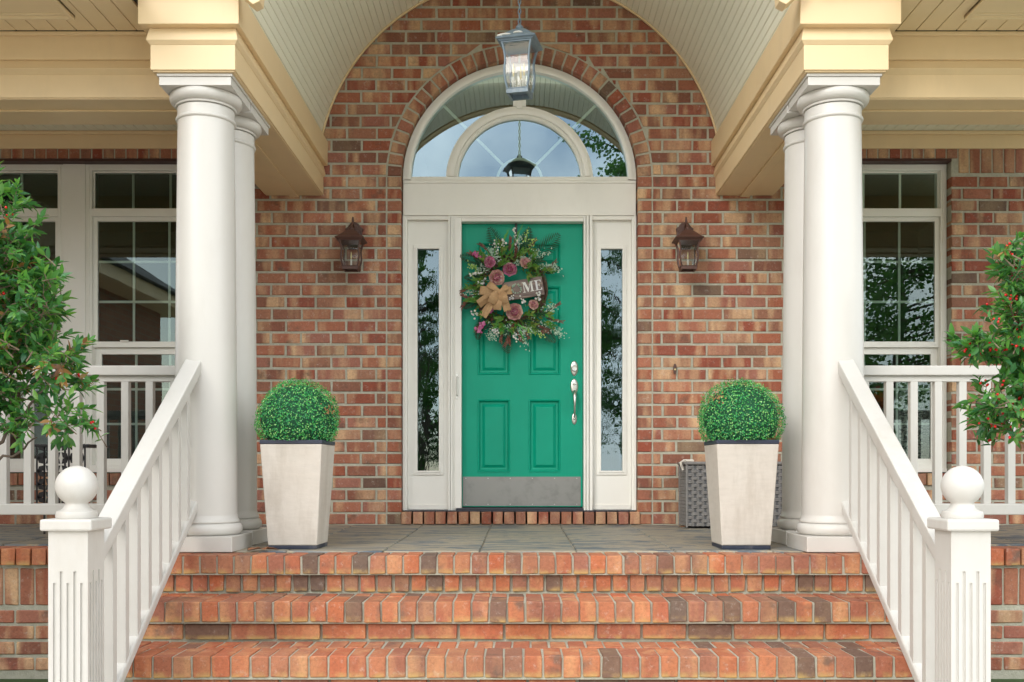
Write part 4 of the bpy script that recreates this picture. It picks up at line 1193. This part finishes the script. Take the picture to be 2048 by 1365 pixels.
# ================================================================== wreath
WC = Vector((-.066, DY - .012, 1.80))
wr = thing('door_wreath', tuple(WC), 'grapevine wreath with pink peonies, burlap bow and a wooden word sign on the door', 'wreath')
def W(px, py, out=.05): return Vector(((px - 1022) * .00385, -out, (580 - py) * .00385))     # photo-measured offsets inside the wreath
rg = random.Random(5)
def mcol(name, cols, rough=.6, tr=.2): return mat_leaf(name, cols, rough, tr)
M['vine'] = mat_paint('grapevine', (.11,.062,.04), .8, .4, nscale=60)
M['fern'] = mcol('fern_green', [(.006,.05,.02), (.012,.08,.03), (.006,.045,.022)])
M['wleaf'] = mcol('wreath_leaf', [(.10,.20,.02), (.03,.16,.02), (.16,.22,.03), (.05,.25,.03), (.12,.14,.02)])
M['blade'] = mcol('grass_blade', [(.06,.28,.05), (.10,.36,.07), (.03,.20,.04), (.30,.42,.16)])
M['plum'] = mcol('plum_feather', [(.16,.045,.04), (.22,.07,.04), (.12,.04,.045), (.26,.11,.05)])
M['euc'] = mcol('pale_eucalyptus', [(.38,.52,.42), (.50,.60,.50), (.30,.45,.36), (.58,.66,.56)])
M['lime'] = mcol('lime_bud', [(.35,.55,.10), (.50,.68,.22), (.25,.45,.06)])
M['blossom'] = mcol('white_blossom', [(.80,.78,.82), (.72,.70,.80), (.85,.84,.84)], .6, .3)
M['petal'] = mcol('peony_petal', [(.58,.14,.32), (.80,.42,.56), (.40,.06,.20), (.84,.64,.68), (.55,.12,.32)], .55, .3)
M['petalp'] = mcol('pale_peony_petal', [(.76,.52,.50), (.80,.62,.56), (.66,.32,.38), (.70,.42,.42)], .55, .3)
M['pink'] = mcol('pink_floret', [(.66,.14,.36), (.74,.28,.50), (.50,.08,.26)], .6, .3)
M['burlap'] = None
t = NT('burlap'); p = t.pos(); wvn = t.noise(p, 260, 2, .5, stretch=(1, 1, .15)); wv2 = t.noise(p, 260, 2, .5, stretch=(.15, 1, 1))
t.bsdf(t.mix(t.math('MULTIPLY', wvn, wv2), (.36,.215,.10), (.66,.44,.25)), .9, t.bump(t.math('ADD', wvn, wv2), .3, .003)); M['burlap'] = t.m
t = NT('aged_sign_wood'); p = t.pos(); gn = t.noise(p, 14, 6, .65, stretch=(.18, 1, 1.6), dist=1)
t.bsdf(t.ramp(gn, [(.3, (.09,.065,.062)), (.55, (.20,.15,.13)), (.75, (.38,.29,.21))]), .75, t.bump(gn, .4, .004)); M['signwood'] = t.m
# vine ring
rgm = MB()
for k in range(26):
    ph = rg.uniform(0, 2*PI); f1 = rg.choice((2, 3, 4, 5)); am = rg.uniform(.008, .022); r0 = .245 + rg.uniform(-.028, .028)
    pts = []
    for i in range(61):
        a = 2*PI*i/60; rr = r0 + am * math.sin(f1*a + ph); pts.append((rr*math.cos(a), -.030 + .020*math.cos(f1*a + ph*1.7), rr*math.sin(a)))
    rgm.tube(pts, rg.uniform(.0025, .0045), 5, cap=False)
rgm.build('vine_ring', M['vine'], wr, smooth=80)
MB().box(.030, .048, -.010, .010, .235, .525).build('hanger', M['black'], wr)
# sign
sg = part('word_sign', wr); sg.location = W(1046, 577, .092); sg.rotation_euler = (0, R(-10), 0)
SWd, SHt = .155, .062
MB().box(-SWd, SWd, -.012, .012, -SHt, SHt).build('board', M['signwood'], sg, bev=.002)
MB().box(-SWd, SWd, -.0125, .0119, -SHt - .018, -SHt - .0005).build('ledge', M['signwood'], sg, bev=.002)
def glyph(polys, x, z, h, name):
    m = MB()
    for P in polys: m.prism([(x + a*h, z + b*h) for a, b in P], -.0155, -.0125)
    m.build(name, M['blossom'], sg)
Ee = [[(0,0),(.68,0),(.68,.22),(.62,.22),(.58,.07),(.30,.07),(.30,.93),(.55,.93),(.60,.79),(.66,.79),(.66,1),(0,1),(0,.94),(.11,.94),(.11,.06),(0,.06)], [(.301,.47),(.44,.47),(.44,.37),(.49,.37),(.49,.66),(.44,.66),(.44,.54),(.301,.54)]]
Mm = [[(0,0),(.26,0),(.26,.06),(.17,.06),(.17,.8),(.20,.8),(.47,0),(.53,0),(.82,.86),(.82,.06),(.72,.06),(.72,0),(1.1,0),(1.1,.06),(1.0,.06),(1.0,.94),(1.1,.94),(1.1,1),(.80,1),(.58,.33),(.36,1),(0,1),(0,.94),(.11,.94),(.11,.06),(0,.06)]]
Hh = [[(0,0),(.32,0),(.32,.06),(.25,.06),(.25,.47),(.55,.47),(.55,.06),(.48,.06),(.48,0),(.8,0),(.8,.06),(.72,.06),(.72,.94),(.8,.94),(.8,1),(.48,1),(.48,.94),(.55,.94),(.55,.54),(.25,.54),(.25,.94),(.32,.94),(.32,1),(0,1),(0,.94),(.08,.94),(.08,.06),(0,.06)]]
glyph(Ee, .090, -.040, .078, 'letter'); glyph(Mm, -.004, -.040, .078, 'letter')
m = MB()
for k in range(46):
    a = rg.uniform(0, 2*PI); rr = .034 + rg.uniform(-.006, .006)
    m.sphere((-.050 + rr*math.cos(a), -.018 + rg.uniform(-.006, .004), -.004 + rr*math.sin(a)), rg.uniform(.0035, .006), 5, 4)
m.build('mini_wreath', M['euc'], sg, recalc=False)
# bow: folded ribbon loops and tails
bow = part('burlap_bow', wr)
def loop(px, py, ang, L, wd, lift):
    c = W(1000, 588, .105); d = Vector((math.cos(ang), 0, math.sin(ang))); sd_ = Vector((-math.sin(ang), 0, math.cos(ang)))
    pts = []
    for i in range(15):
        t = i/14; a = PI*t
        pts.append(c + d * (L * math.sin(a) ** .8) + Vector((0, -lift*math.cos(a) - .004, 0)))
    wds = [wd * (.55 + .45 * min(1, math.sin(PI*i/14)*1.5)) for i in range(15)]
    MB().ribbon(pts, sd_, wds).build('loop', M['burlap'], bow, recalc=False, smooth=60)
for ang, L, wd, lf_ in ((172, .155, .066, .022), (142, .115, .050, .050), (12, .095, .060, .026), (38, .080, .044, .050), (205, .105, .052, .050)):
    loop(0, 0, R(ang), L, wd, lf_)
def panel_tail(c, ang, L, wd, tilt, roll):
    '''a creased ribbon end: two leaves meeting at a soft fold'''
    d = Vector((math.cos(ang), 0, math.sin(ang))); sd_ = Vector((-math.sin(ang), 0, math.cos(ang))); pts = []
    m = MB(); vs = []
    for i in range(8):
        t = i / 7; p_ = c + d*L*t + Vector((0, -tilt*math.sin(PI*t*.8), 0))
        w0 = wd * (.45 + .55*min(1, t*2.2))
        vs += [p_ - sd_*w0/2 + Vector((0, roll*.5, 0)), p_ + Vector((0, -abs(roll)*.35, 0)), p_ + sd_*w0/2 + Vector((0, -roll*.5, 0))]
    fs = []
    for i in range(7): fs += [(3*i, 3*i+1, 3*i+4, 3*i+3), (3*i+1, 3*i+2, 3*i+5, 3*i+4)]
    m.add(vs, fs); m.build('tail', M['burlap'], bow, recalc=False, smooth=25)
for px_, py_, ang, L, wd, tilt, roll, out in ((996, 590, 237, .21, .062, .03, .03, .115), (990, 590, 215, .15, .058, .04, -.04, .125), (1000, 588, 262, .14, .062, .05, .035, .135), (1004, 588, 288, .15, .058, .04, -.035, .12), (996, 586, 246, .11, .066, .06, -.03, .15), (1005, 586, 278, .10, .066, .06, .03, .152)):
    panel_tail(W(px_, py_, out), R(ang), L, wd, tilt, roll)
MB().sphere(tuple(W(1000, 588, .145)), .022, 10, 8, (1, .6, 1.1)).build('knot', M['burlap'], bow, smooth=60)
# peonies
def peony(px, py, r, pale, out=.10):
    r *= 1.32
    o = part('peony', wr); o.location = W(px, py, out); o.rotation_euler = (rg.uniform(-.3, .3), 0, rg.uniform(-.3, .3))
    for layer, (nn, rad, tilt, size, mt) in enumerate(((8, .85, .25, .62, 'petalp' if pale else 'petal'), (8, .68, .65, .56, 'petalp' if pale else 'petal'), (7, .46, 1.0, .48, 'petal'), (6, .26, 1.25, .40, 'petal' if not pale else 'petalp'), (4, .08, 1.4, .34, 'petal'))):
        m = MB()
        for k in range(nn):
            a = 2*PI*k/nn + layer*.5 + rg.uniform(-.15, .15); s_ = size * r * rg.uniform(.9, 1.1)
            grid = []
            for i in range(5):
                v_ = i/4
                for j in range(5):
                    u = j/4 - .5; wdt = math.sin(PI*(.18 + .72*v_)) * s_ * .85
                    x = u*wdt*2; y = v_*s_; z = (u*2)**2*s_*.28 + v_**2*s_*.22 + (.05*s_*math.sin(6*u*3) if i == 4 else 0)
                    grid.append(Vector((x, y, z)))
            Mx = Matrix.Rotation(a, 4, 'Z') @ Matrix.Translation((0, rad*r*.32, layer*r*.07)) @ Matrix.Rotation(tilt, 4, 'X')
            m.add([Matrix.Rotation(R(90), 4, 'X') @ (Mx @ g_) for g_ in grid], [(i*5+j, i*5+j+1, i*5+j+6, i*5+j+5) for i in range(4) for j in range(4)])
        m.build('petals', M[mt], o, recalc=False, smooth=60)
for px, py, r, pale in ((980, 527, .040, 0), (1020, 542, .050, 0), (993, 557, .056, 1), (1050, 530, .040, 1), (992, 608, .052, 0), (1031, 627, .060, 1), (1067, 612, .036, 1)):
    peony(px, py, r, pale, .115 if px < 1000 else .10)
# sprays
def stem_pts(px, py, ang, L, lift, curve):
    b = W(px, py, .05); d = Vector((math.cos(ang), 0, math.sin(ang))); n = Vector((-math.sin(ang), 0, math.cos(ang)))
    return [b + d*(L*t) + n*(curve*L*t*t) + Vector((0, -lift*math.sin(PI*.6*t), 0)) for t in [i/10 for i in range(11)]]
def leaflet(m, p, d, nrm, L, wd, fold=.15):
    d = d.normalized(); s_ = d.cross(nrm).normalized()
    m.add([p, p + d*L*.4 + s_*wd/2 + nrm*wd*fold, p + d*L, p + d*L*.4 - s_*wd/2 + nrm*wd*fold, p + d*L*.45 - nrm*.0], [(0,1,4),(1,2,4),(2,3,4),(3,0,4)])
FRONT = Vector((0, -1, 0))
def fern(px, py, deg, L, lift=.03, curve=.15):
    P = stem_pts(px, py, R(deg), L, lift, curve); m = MB().tube(P, .0015, 4)
    for i in range(1, 18):
        t = i/18; k = min(9, int(t*10)); p = P[k].lerp(P[k+1], t*10-k); d = (P[k+1]-P[k]).normalized(); s_ = d.cross(FRONT)
        l = L*.30*math.sin(PI*(.12+.86*t))**.8
        for sg_ in (-1, 1): leaflet(m, p, s_*sg_ + d*.55 + FRONT*rg.uniform(-.2,.3), FRONT, l, .0105)
    m.build('fern', M['fern'], wr, recalc=False)
def sprig(name, px, py, deg, L, mat, n, ll, lw, lift=.04, curve=.1, spread=.7):
    P = stem_pts(px, py, R(deg), L, lift, curve); m = MB().tube(P, .0016, 4)
    for i in range(n):
        t = .15 + .85*(i+1)/n; k = min(9, int(t*9.99)); p = P[k].lerp(P[k+1], min(1, t*10-k)); d = (P[k+1]-P[k]).normalized(); s_ = d.cross(FRONT)
        dd = d + s_*(spread*(-1)**i) + FRONT*rg.uniform(-.3,.7)
        leaflet(m, p, dd, (FRONT + Vector((rg.gauss(0,.3), 0, rg.gauss(0,.3)))).normalized(), ll*rg.uniform(.8,1.2), lw)
    m.build(name, mat, wr, recalc=False)
def spray(name, px, py, deg, L, mat, n, r, wide=.03, lift=.05, curve=.1):
    P = stem_pts(px, py, R(deg), L, lift, curve); m = MB().tube(P, .0012, 4)
    for i in range(n):
        t = rg.uniform(.25, 1); k = min(9, int(t*9.99)); p = P[k].lerp(P[k+1], t*10-k)
        q = p + Vector((rg.gauss(0, wide*.5), -abs(rg.gauss(0, wide*.4)), rg.gauss(0, wide*.5)))
        rr = r*rg.uniform(.7, 1.3)
        if mat == 'euc' or mat == 'lime': leaflet(m, q, Vector((rg.gauss(0,1), rg.gauss(0,.4), rg.gauss(0,1))), (FRONT + Vector((rg.gauss(0,.4),0,rg.gauss(0,.4)))).normalized(), rr*2.4, rr*1.5)
        else: m.sphere(tuple(q), rr, 6, 4)
    m.build(name, M[mat], wr, recalc=False)
for a in ((1000, 520, 100, .26), (1040, 510, 62, .22), (1060, 520, 33, .30), (975, 530, 155, .22), (970, 630, 245, .20), (1075, 640, 300, .22), (1010, 645, 268, .24), (965, 560, 165, .14), (1090, 545, 10, .12), (960, 600, 200, .14)): fern(*a)
for a in ((965, 570, 150, .14), (962, 575, 195, .13), (958, 590, 215, .14), (975, 640, 235, .14), (1050, 640, 300, .16), (1000, 510, 75, .20), (1012, 515, 52, .26), (985, 530, 70, .20), (990, 540, 110, .15), (1000, 640, 300, .16), (985, 625, 290, .2), (1020, 640, 320, .16), (1035, 640, 285, .18)):
    P = stem_pts(*a[:2], R(a[2]), a[3], .06, rg.uniform(-.25, .25)); m = MB()
    for q in range(3):
        P2 = [p_ + Vector((0, -.004*q, 0)) + Vector((rg.uniform(-.2,.2), 0, rg.uniform(-.2,.2)))*(.10*i/10*a[3]*3) for i, p_ in enumerate(P)]
        d = P[-1]-P[0]; m.ribbon(P2, Vector((-d.z, .25*d.length, d.x)), [.012*math.sin(PI*(.15+.83*i/10)) for i in range(11)])
    m.build('grass_blade', M['blade'], wr, recalc=False)
for a in ((1020, 512, 95, .13), (1012, 515, 110, .12), (1050, 512, 60, .14), (1075, 545, 15, .15), (1085, 625, 15, .14), (1085, 632, 330, .15), (1060, 640, 315, .15), (1020, 650, 268, .16), (1030, 650, 282, .14), (1010, 648, 250, .14), (1042, 645, 300, .13), (985, 515, 120, .13), (970, 640, 230, .10), (1070, 640, 300, .14), (1000, 560, 60, .1), (1028, 525, 70, .15)):
    sprig('plum_feather', *a, M['plum'], 16, .030, .010, .05, rg.uniform(-.2,.3), .5)
for a in ((1055, 520, 60, .07), (1060, 527, 320, .06), (1052, 540, 285, .06), (990, 540, 40, .1), (975, 560, 190, .08), (1078, 625, 340, .09), (1045, 640, 330, .10), (1000, 640, 280, .09), (985, 620, 200, .09), (970, 550, 230, .08), (1038, 540, 10, .09), (1080, 640, 330, .11), (1055, 640, 300, .10), (1000, 525, 80, .10), (1025, 520, 20, .1), (1015, 632, 210, .08), (1040, 632, 20, .09)):
    sprig('leaf_sprig', *a, M['wleaf'], 7, .052, .024, .07, rg.uniform(-.3,.3), .6)
for a in ((1035, 520, 80, .20), (1055, 525, 20, .17), (1070, 530, 345, .16), (1088, 532, 335, .13), (1075, 640, 320, .19), (1088, 640, 315, .20), (1000, 655, 235, .11), (1030, 655, 300, .18), (1045, 645, 320, .14), (1005, 525, 150, .10), (985, 545, 160, .12), (1080, 615, 350, .12), (1030, 535, 45, .12), (988, 650, 250, .12)):
    spray('eucalyptus_spray', *a, 'euc', 46, .0065, .036)
for a in ((1045, 510, 72, .17), (965, 545, 150, .12), (1060, 650, 310, .13), (1040, 655, 330, .10), (1052, 505, 50, .12)):
    spray('lime_bud_spray', *a, 'lime', 34, .0065, .024)
for a in ((1030, 500, 85, .14), (1000, 515, 105, .12), (1010, 505, 95, .08), (970, 545, 190, .10), (978, 560, 200, .10), (1008, 556, 200, .04), (1015, 605, 45, .05), (1052, 612, 120, .05), (958, 625, 200, .05), (1000, 650, 230, .08), (1025, 660, 290, .09), (1072, 604, 60, .04)):
    spray('blossom_spray', *a, 'blossom', 10, .0080, .024, .075)
for a in ((972, 520, 150, .09, 40), (975, 527, 20, .04, 30), (972, 640, 235, .11, 46), (982, 628, 80, .04, 34)):
    spray('pink_floret_spike', *a[:4], 'pink', a[4], .0085, .020, .07)
for k in range(34):
    a = rg.uniform(R(35), R(325)); rr = .245 + rg.uniform(-.03, .03); dg = math.degrees(a) + rg.uniform(-55, 55)
    px_, py_ = 1022 + rr*math.cos(a)/.00385, 580 - rr*math.sin(a)/.00385
    kk = k % 4
    if kk == 0: sprig('leaf_sprig', px_, py_, dg, .10, M['wleaf'], 8, .045, .02, .07, rg.uniform(-.3,.3), .6)
    elif kk == 1: sprig('plum_feather', px_, py_, dg, .15, M['plum'], 18, .032, .011, .05, rg.uniform(-.2,.3), .5)
    elif kk == 2: spray('eucalyptus_spray', px_, py_, dg, .13, 'euc', 40, .0062, .03)
    else: sprig('leaf_sprig', px_, py_, dg, .12, M['fern'], 10, .05, .016, .06, rg.uniform(-.3,.3), .6)
m = MB()
for k in range(420):                                   # moss and filler behind the flowers
    a = rg.uniform(R(20), R(345)); rr = .245 + rg.gauss(0, .035)
    if R(-5) < a < R(25): continue
    p_ = Vector((rr*math.cos(a), -rg.uniform(.035, .075), rr*math.sin(a)))
    leaflet(m, p_, Vector((math.cos(a) + rg.gauss(0,.7), rg.gauss(0,.3), math.sin(a) + rg.gauss(0,.7))), FRONT, rg.uniform(.03,.06), rg.uniform(.008,.016))
tag(m.build('filler_greens', M['wleaf'], wr, recalc=False), None, kind='stuff')

# ================================================================== holly shrubs in front of the side porches
def holly_leaf_mesh(mat):
    m = MB(); n = 5; vs = []
    for i in range(n+1):
        t = i/n; wd = .5*math.sin(PI*(t**.8))**.9 * .40 + .0; zc = -.10*t*t; 
        vs += [(t, -wd, zc + wd*.35), (t, 0, zc), (t, wd, zc + wd*.35)]
    fs = []
    for i in range(n): fs += [(3*i, 3*i+3, 3*i+4, 3*i+1), (3*i+1, 3*i+4, 3*i+5, 3*i+2)]
    m.add(vs, fs); return m
def holly(loc, label, blobs, trunk, n_tw, berries, seed, dry, solo):
    rg = random.Random(seed)
    o = thing('holly_shrub', loc, label, 'shrub', 'holly shrubs beside the steps'); L0 = Vector(loc)
    tk = MB()
    for pts, r0 in trunk:
        P = [Vector(p_) - L0 for p_ in pts]; Q = []
        for a, b in zip(P, P[1:]):
            for i in range(5): Q.append(a.lerp(b, i/5) + Vector((rg.gauss(0,.006), rg.gauss(0,.006), rg.gauss(0,.006))))
        Q.append(P[-1]); tk.tube(Q, [r0*(1 - .72*i/len(Q)) for i in range(len(Q))], 7)
    tw = MB(); leaves = []; dl = []; bs = []
    for k in range(n_tw):
        b = rg.choices(blobs, [q[3]*q[4]*q[5] for q in blobs])[0]
        while True:
            d = Vector((rg.gauss(0,1), rg.gauss(0,1), rg.gauss(0,1))).normalized()
            rr = rg.uniform(.35, 1.05) ** .6
            tip = Vector((b[0] + d.x*b[3]*rr, b[1] + d.y*b[4]*rr, b[2] + d.z*b[5]*rr)) - L0; break
        dirv = (d + Vector((rg.gauss(0,.45), rg.gauss(0,.45), rg.gauss(0,.45) + .25))).normalized()
        tl = rg.uniform(.10, .17); base = tip - dirv*tl
        bend = Vector((rg.gauss(0,.012), rg.gauss(0,.012), rg.gauss(0,.012)))
        tw.tube([base, base.lerp(tip, .5) + bend, tip], [.0032, .0024, .0014], 4, cap=False)
        nl = rg.randint(9, 14); isdry = rg.random() < dry
        for i in range(nl):
            t_ = .25 + .75*i/(nl-1); p_ = base.lerp(tip, t_) + bend*(1 - abs(2*t_-1))
            ph = i*2.4 + rg.uniform(-.4,.4); u = dirv.orthogonal().normalized(); v_ = dirv.cross(u)
            out = (u*math.cos(ph) + v_*math.sin(ph)); ld = (out*(1.05 - .6*t_) + dirv*(.35 + .7*t_) + Vector((0,0,-.10))).normalized()
            up = (dirv - ld*dirv.dot(ld) + Vector((0,0,.6))); up = (up - ld*up.dot(ld)).normalized()
            Mx = Matrix((ld, up.cross(ld), up)).transposed().to_4x4(); S = rg.uniform(.040, .066)
            (dl if isdry and rg.random() < .5 else leaves).append((p_, Mx, S))
        if rg.random() < berries:
            for q in range(rg.randint(2, 5)): bs.append(base.lerp(tip, rg.uniform(.2,.7)) + Vector((rg.gauss(0,.012), rg.gauss(0,.012) - .008, rg.gauss(0,.010))))
    tk.build('trunk', M['bark'], o, smooth=60); tag(tw.build('twigs', M['twig'], o, smooth=60, recalc=False), None, kind='stuff')
    base_leaf = holly_leaf_mesh(None)
    lm = [base_leaf.mesh('leaf', M['holly'], smooth=50, recalc=False)]
    leaves.sort(key=lambda q: q[0].y)
    cr = part('crown', o)
    for p_, Mx, S in leaves[:solo]:
        q = inst('leaf', lm[0], cr); q.matrix_local = Matrix.Translation(p_) @ Mx @ Matrix.Scale(S, 4)
    rest_ = MB()
    for p_, Mx, S in leaves[solo:]:
        T = Matrix.Translation(p_) @ Mx @ Matrix.Scale(S, 4); rest_.add([T @ Vector(v_) for v_ in base_leaf.v], base_leaf.f)
    tag(rest_.build('foliage', M['holly'], cr, smooth=50, recalc=False), None, kind='stuff')
    dd = MB()
    for p_, Mx, S in dl:
        T = Matrix.Translation(p_) @ Mx @ Matrix.Rotation(.5, 4, 'X') @ Matrix.Scale(S*.85, 4); dd.add([T @ Vector(v_) for v_ in base_leaf.v], base_leaf.f)
    if dl: tag(dd.build('dry_foliage', M['hollydry'], cr, smooth=50, recalc=False), None, kind='stuff')
    bme_ = MB().sphere((0,0,0), .0062, 8, 6).mesh('berry', M['berry'], smooth=80)
    for p_ in bs: inst('berry', bme_, cr, p_)
    return o
holly((-2.75, 4.62, GZ), 'dense dark green holly shrub with dry leaf tips before the left porch', [
      (-2.46, 4.62, 1.60, .24, .22, .24), (-2.44, 4.62, 1.36, .28, .24, .26), (-2.32, 4.62, 1.16, .32, .26, .26), (-2.23, 4.60, .90, .30, .24, .22), (-2.20, 4.62, .64, .25, .20, .14), (-2.55, 4.64, 1.1, .35, .25, .45), (-2.45, 4.6, .75, .25, .2, .15)],
      [([(-2.75, 4.62, GZ), (-2.72, 4.62, .0), (-2.60, 4.61, .45), (-2.50, 4.62, .9), (-2.55, 4.62, 1.5)], .022), ([(-2.74, 4.62, .2), (-2.45, 4.60, .47), (-2.28, 4.60, .66), (-2.12, 4.6, .88)], .012),
       ([(-2.72, 4.62, .05), (-2.5, 4.61, .42), (-2.33, 4.60, .48), (-2.22, 4.60, .56)], .011), ([(-2.62, 4.62, .5), (-2.4, 4.64, .8), (-2.2, 4.62, 1.1)], .010)], 520, .03, 21, .16, 280)
holly((2.80, 4.62, GZ), 'glossy bright green holly shrub with red berries before the right porch', [
      (2.40, 4.62, 1.14, .28, .22, .16), (2.22, 4.60, 1.00, .24, .16, .11), (2.28, 4.60, .70, .28, .22, .17), (2.50, 4.62, .9, .28, .25, .35), (2.38, 4.62, 1.36, .20, .20, .18)],
      [([(2.80, 4.62, GZ), (2.76, 4.62, .1), (2.64, 4.62, .6), (2.52, 4.62, 1.2)], .020), ([(2.72, 4.62, .4), (2.45, 4.60, .62), (2.1, 4.6, .72)], .009), ([(2.62, 4.62, .7), (2.4, 4.60, .95), (2.05, 4.6, 1.02)], .009), ([(2.6, 4.62, .9), (2.45, 4.62, 1.25), (2.32, 4.62, 1.4)], .008)], 400, .38, 34, .04, 280)

# ================================================================== what the panes mirror: side wing and trees across the lawn
wg = thing('house_wing', (-5.9, 3.0, GZ), 'brick wing of the house beyond the left porch, mirrored in the window', 'house')
I5 = Matrix.Translation((5.9, -3.0, -GZ))
def WB(m, n, mat, **k): m.xf(I5); return m.build(n, mat, wg, **k)
t = NT('far_brick'); bt = t.n('ShaderNodeTexBrick'); bt.inputs['Color1'].default_value = (.27,.09,.05,1); bt.inputs['Color2'].default_value = (.34,.16,.09,1); bt.inputs['Mortar'].default_value = (.25,.24,.19,1)
bt.inputs['Scale'].default_value = 1.0; bt.inputs['Brick Width'].default_value = .2286; bt.inputs['Row Height'].default_value = .0916; bt.inputs['Mortar Size'].default_value = .008
sx_ = t.n('ShaderNodeSeparateXYZ'); t.l(t.pos(), sx_.inputs[0]); cx_ = t.n('ShaderNodeCombineXYZ'); t.l(sx_.outputs[1], cx_.inputs[0]); t.l(sx_.outputs[2], cx_.inputs[1]); t.l(cx_.outputs[0], bt.inputs['Vector'])
t.bsdf(bt.outputs['Color'], .85); M['farbrick'] = t.m
WB(MB().box(-9.5, -5.9, -1.0, YW - .6, GZ, 3.0), 'wall', M['farbrick'])
WB(MB().box(-9.6, -5.45, -1.4, YW - .5, 3.0, 3.18), 'eave', M['cream'])
WB(MB().prism([(-5.35, 3.19), (-8.0, 4.9), (-10.2, 3.19)], -1.4, YW - .5), 'roof', M['shingle'])
wf = WB(MB().box(-5.895, -5.86, 2.3, 3.6, .6, 2.3), 'window_frame', M['white'])

def tree(x, y, h, r, label, pine, seed, mat='tree', nleaf=2600, base=.35):
    rg = random.Random(seed)
    o = thing('tall_tree' if not pine else 'pine_tree', (x, y, GZ), label, 'tree', 'trees across the lawn')
    P = [Vector((rg.gauss(0,.05)*k, rg.gauss(0,.05)*k, h*.95*k/6)) for k in range(7)]
    tk = MB().tube(P, [.02*h*(1 - .8*k/6) for k in range(7)], 8)
    lf = MB(); tips = []
    for k in range(46):
        t_ = rg.uniform(base, .97); p_ = P[min(5, int(t_*6))].lerp(P[min(6, int(t_*6)+1)], t_*6 - int(t_*6)); a = rg.uniform(0, 2*PI)
        L = r * ((1.05 - t_) / (1.05 - base) * .8 + .2 if pine else math.sin(PI*min(1, (t_ - base)/(1 - base)*.85 + .12))**.6) * rg.uniform(.6, 1.1)
        e = p_ + Vector((math.cos(a)*L, math.sin(a)*L, L*(.15 if pine else .45)))
        tk.tube([p_, p_.lerp(e, .5) + Vector((0,0,.05*L)), e], [.035, .02, .008], 4, cap=False); tips.append((p_, e))
    for k in range(int(nleaf*1.5)):
        p_, e = rg.choice(tips); t_ = rg.uniform(.3, 1.05); c = p_.lerp(e, t_) + Vector((rg.gauss(0,.16*r*.5), rg.gauss(0,.16*r*.5), rg.gauss(0,.12*r*.5)))
        d = Vector((rg.gauss(0,1), rg.gauss(0,1), rg.gauss(0,1))).normalized(); u = d.orthogonal().normalized(); S = rg.uniform(.06, .15)
        lf.add([c - u*S*.5, c + d*S*.35, c + u*S*.5, c - d*S*.35], [(0,1,2,3)])
    tk.build('trunk', M['bark'], o, smooth=60); tag(lf.build('crown', M[mat], o, recalc=False), None)
tree(3.2, -11.0, 12.5, 2.3, 'tall dark leafy tree across the lawn mirrored in the right of the fanlight', False, 1, nleaf=9000, base=.2)
tree(-2.8, -13.0, 8.0, 1.7, 'slim tree across the lawn mirrored in the left sidelight', False, 2, nleaf=5000, base=.15)
tree(1.9, -17, 7.2, 1.8, 'slim far tree mirrored in the right sidelight', False, 3, nleaf=4000, base=.2)
tree(6.5, -7.0, 8.0, 2.6, 'broad tree mirrored in the right porch window', False, 4, nleaf=4500, base=.15)
tree(9.5, -10, 9.0, 3.0, 'large tree at the far right of the lawn', True, 5, nleaf=4000)
tree(5.2, -.5, 2.6, .9, 'small red autumn tree on the lawn mirrored in the right porch window', False, 6, 'autumn', 1800, .25)
tree(-7.5, -16, 8.5, 2.4, 'tall tree at the far left of the lawn', True, 7, nleaf=3500)
for k in range(9):
    rgk = random.Random(60 + k)
    tree(-9 + k*2.4 + rgk.uniform(-.6,.6), -24 - rgk.uniform(0, 5), rgk.uniform(5.5, 8.0), rgk.uniform(1.2, 2.0), ['leftmost', 'second', 'third', 'fourth', 'fifth', 'sixth', 'seventh', 'eighth', 'ninth'][k] + ' tree from the left in the row beyond the lawn', k % 2 == 0, 80 + k, nleaf=1100, base=.3)
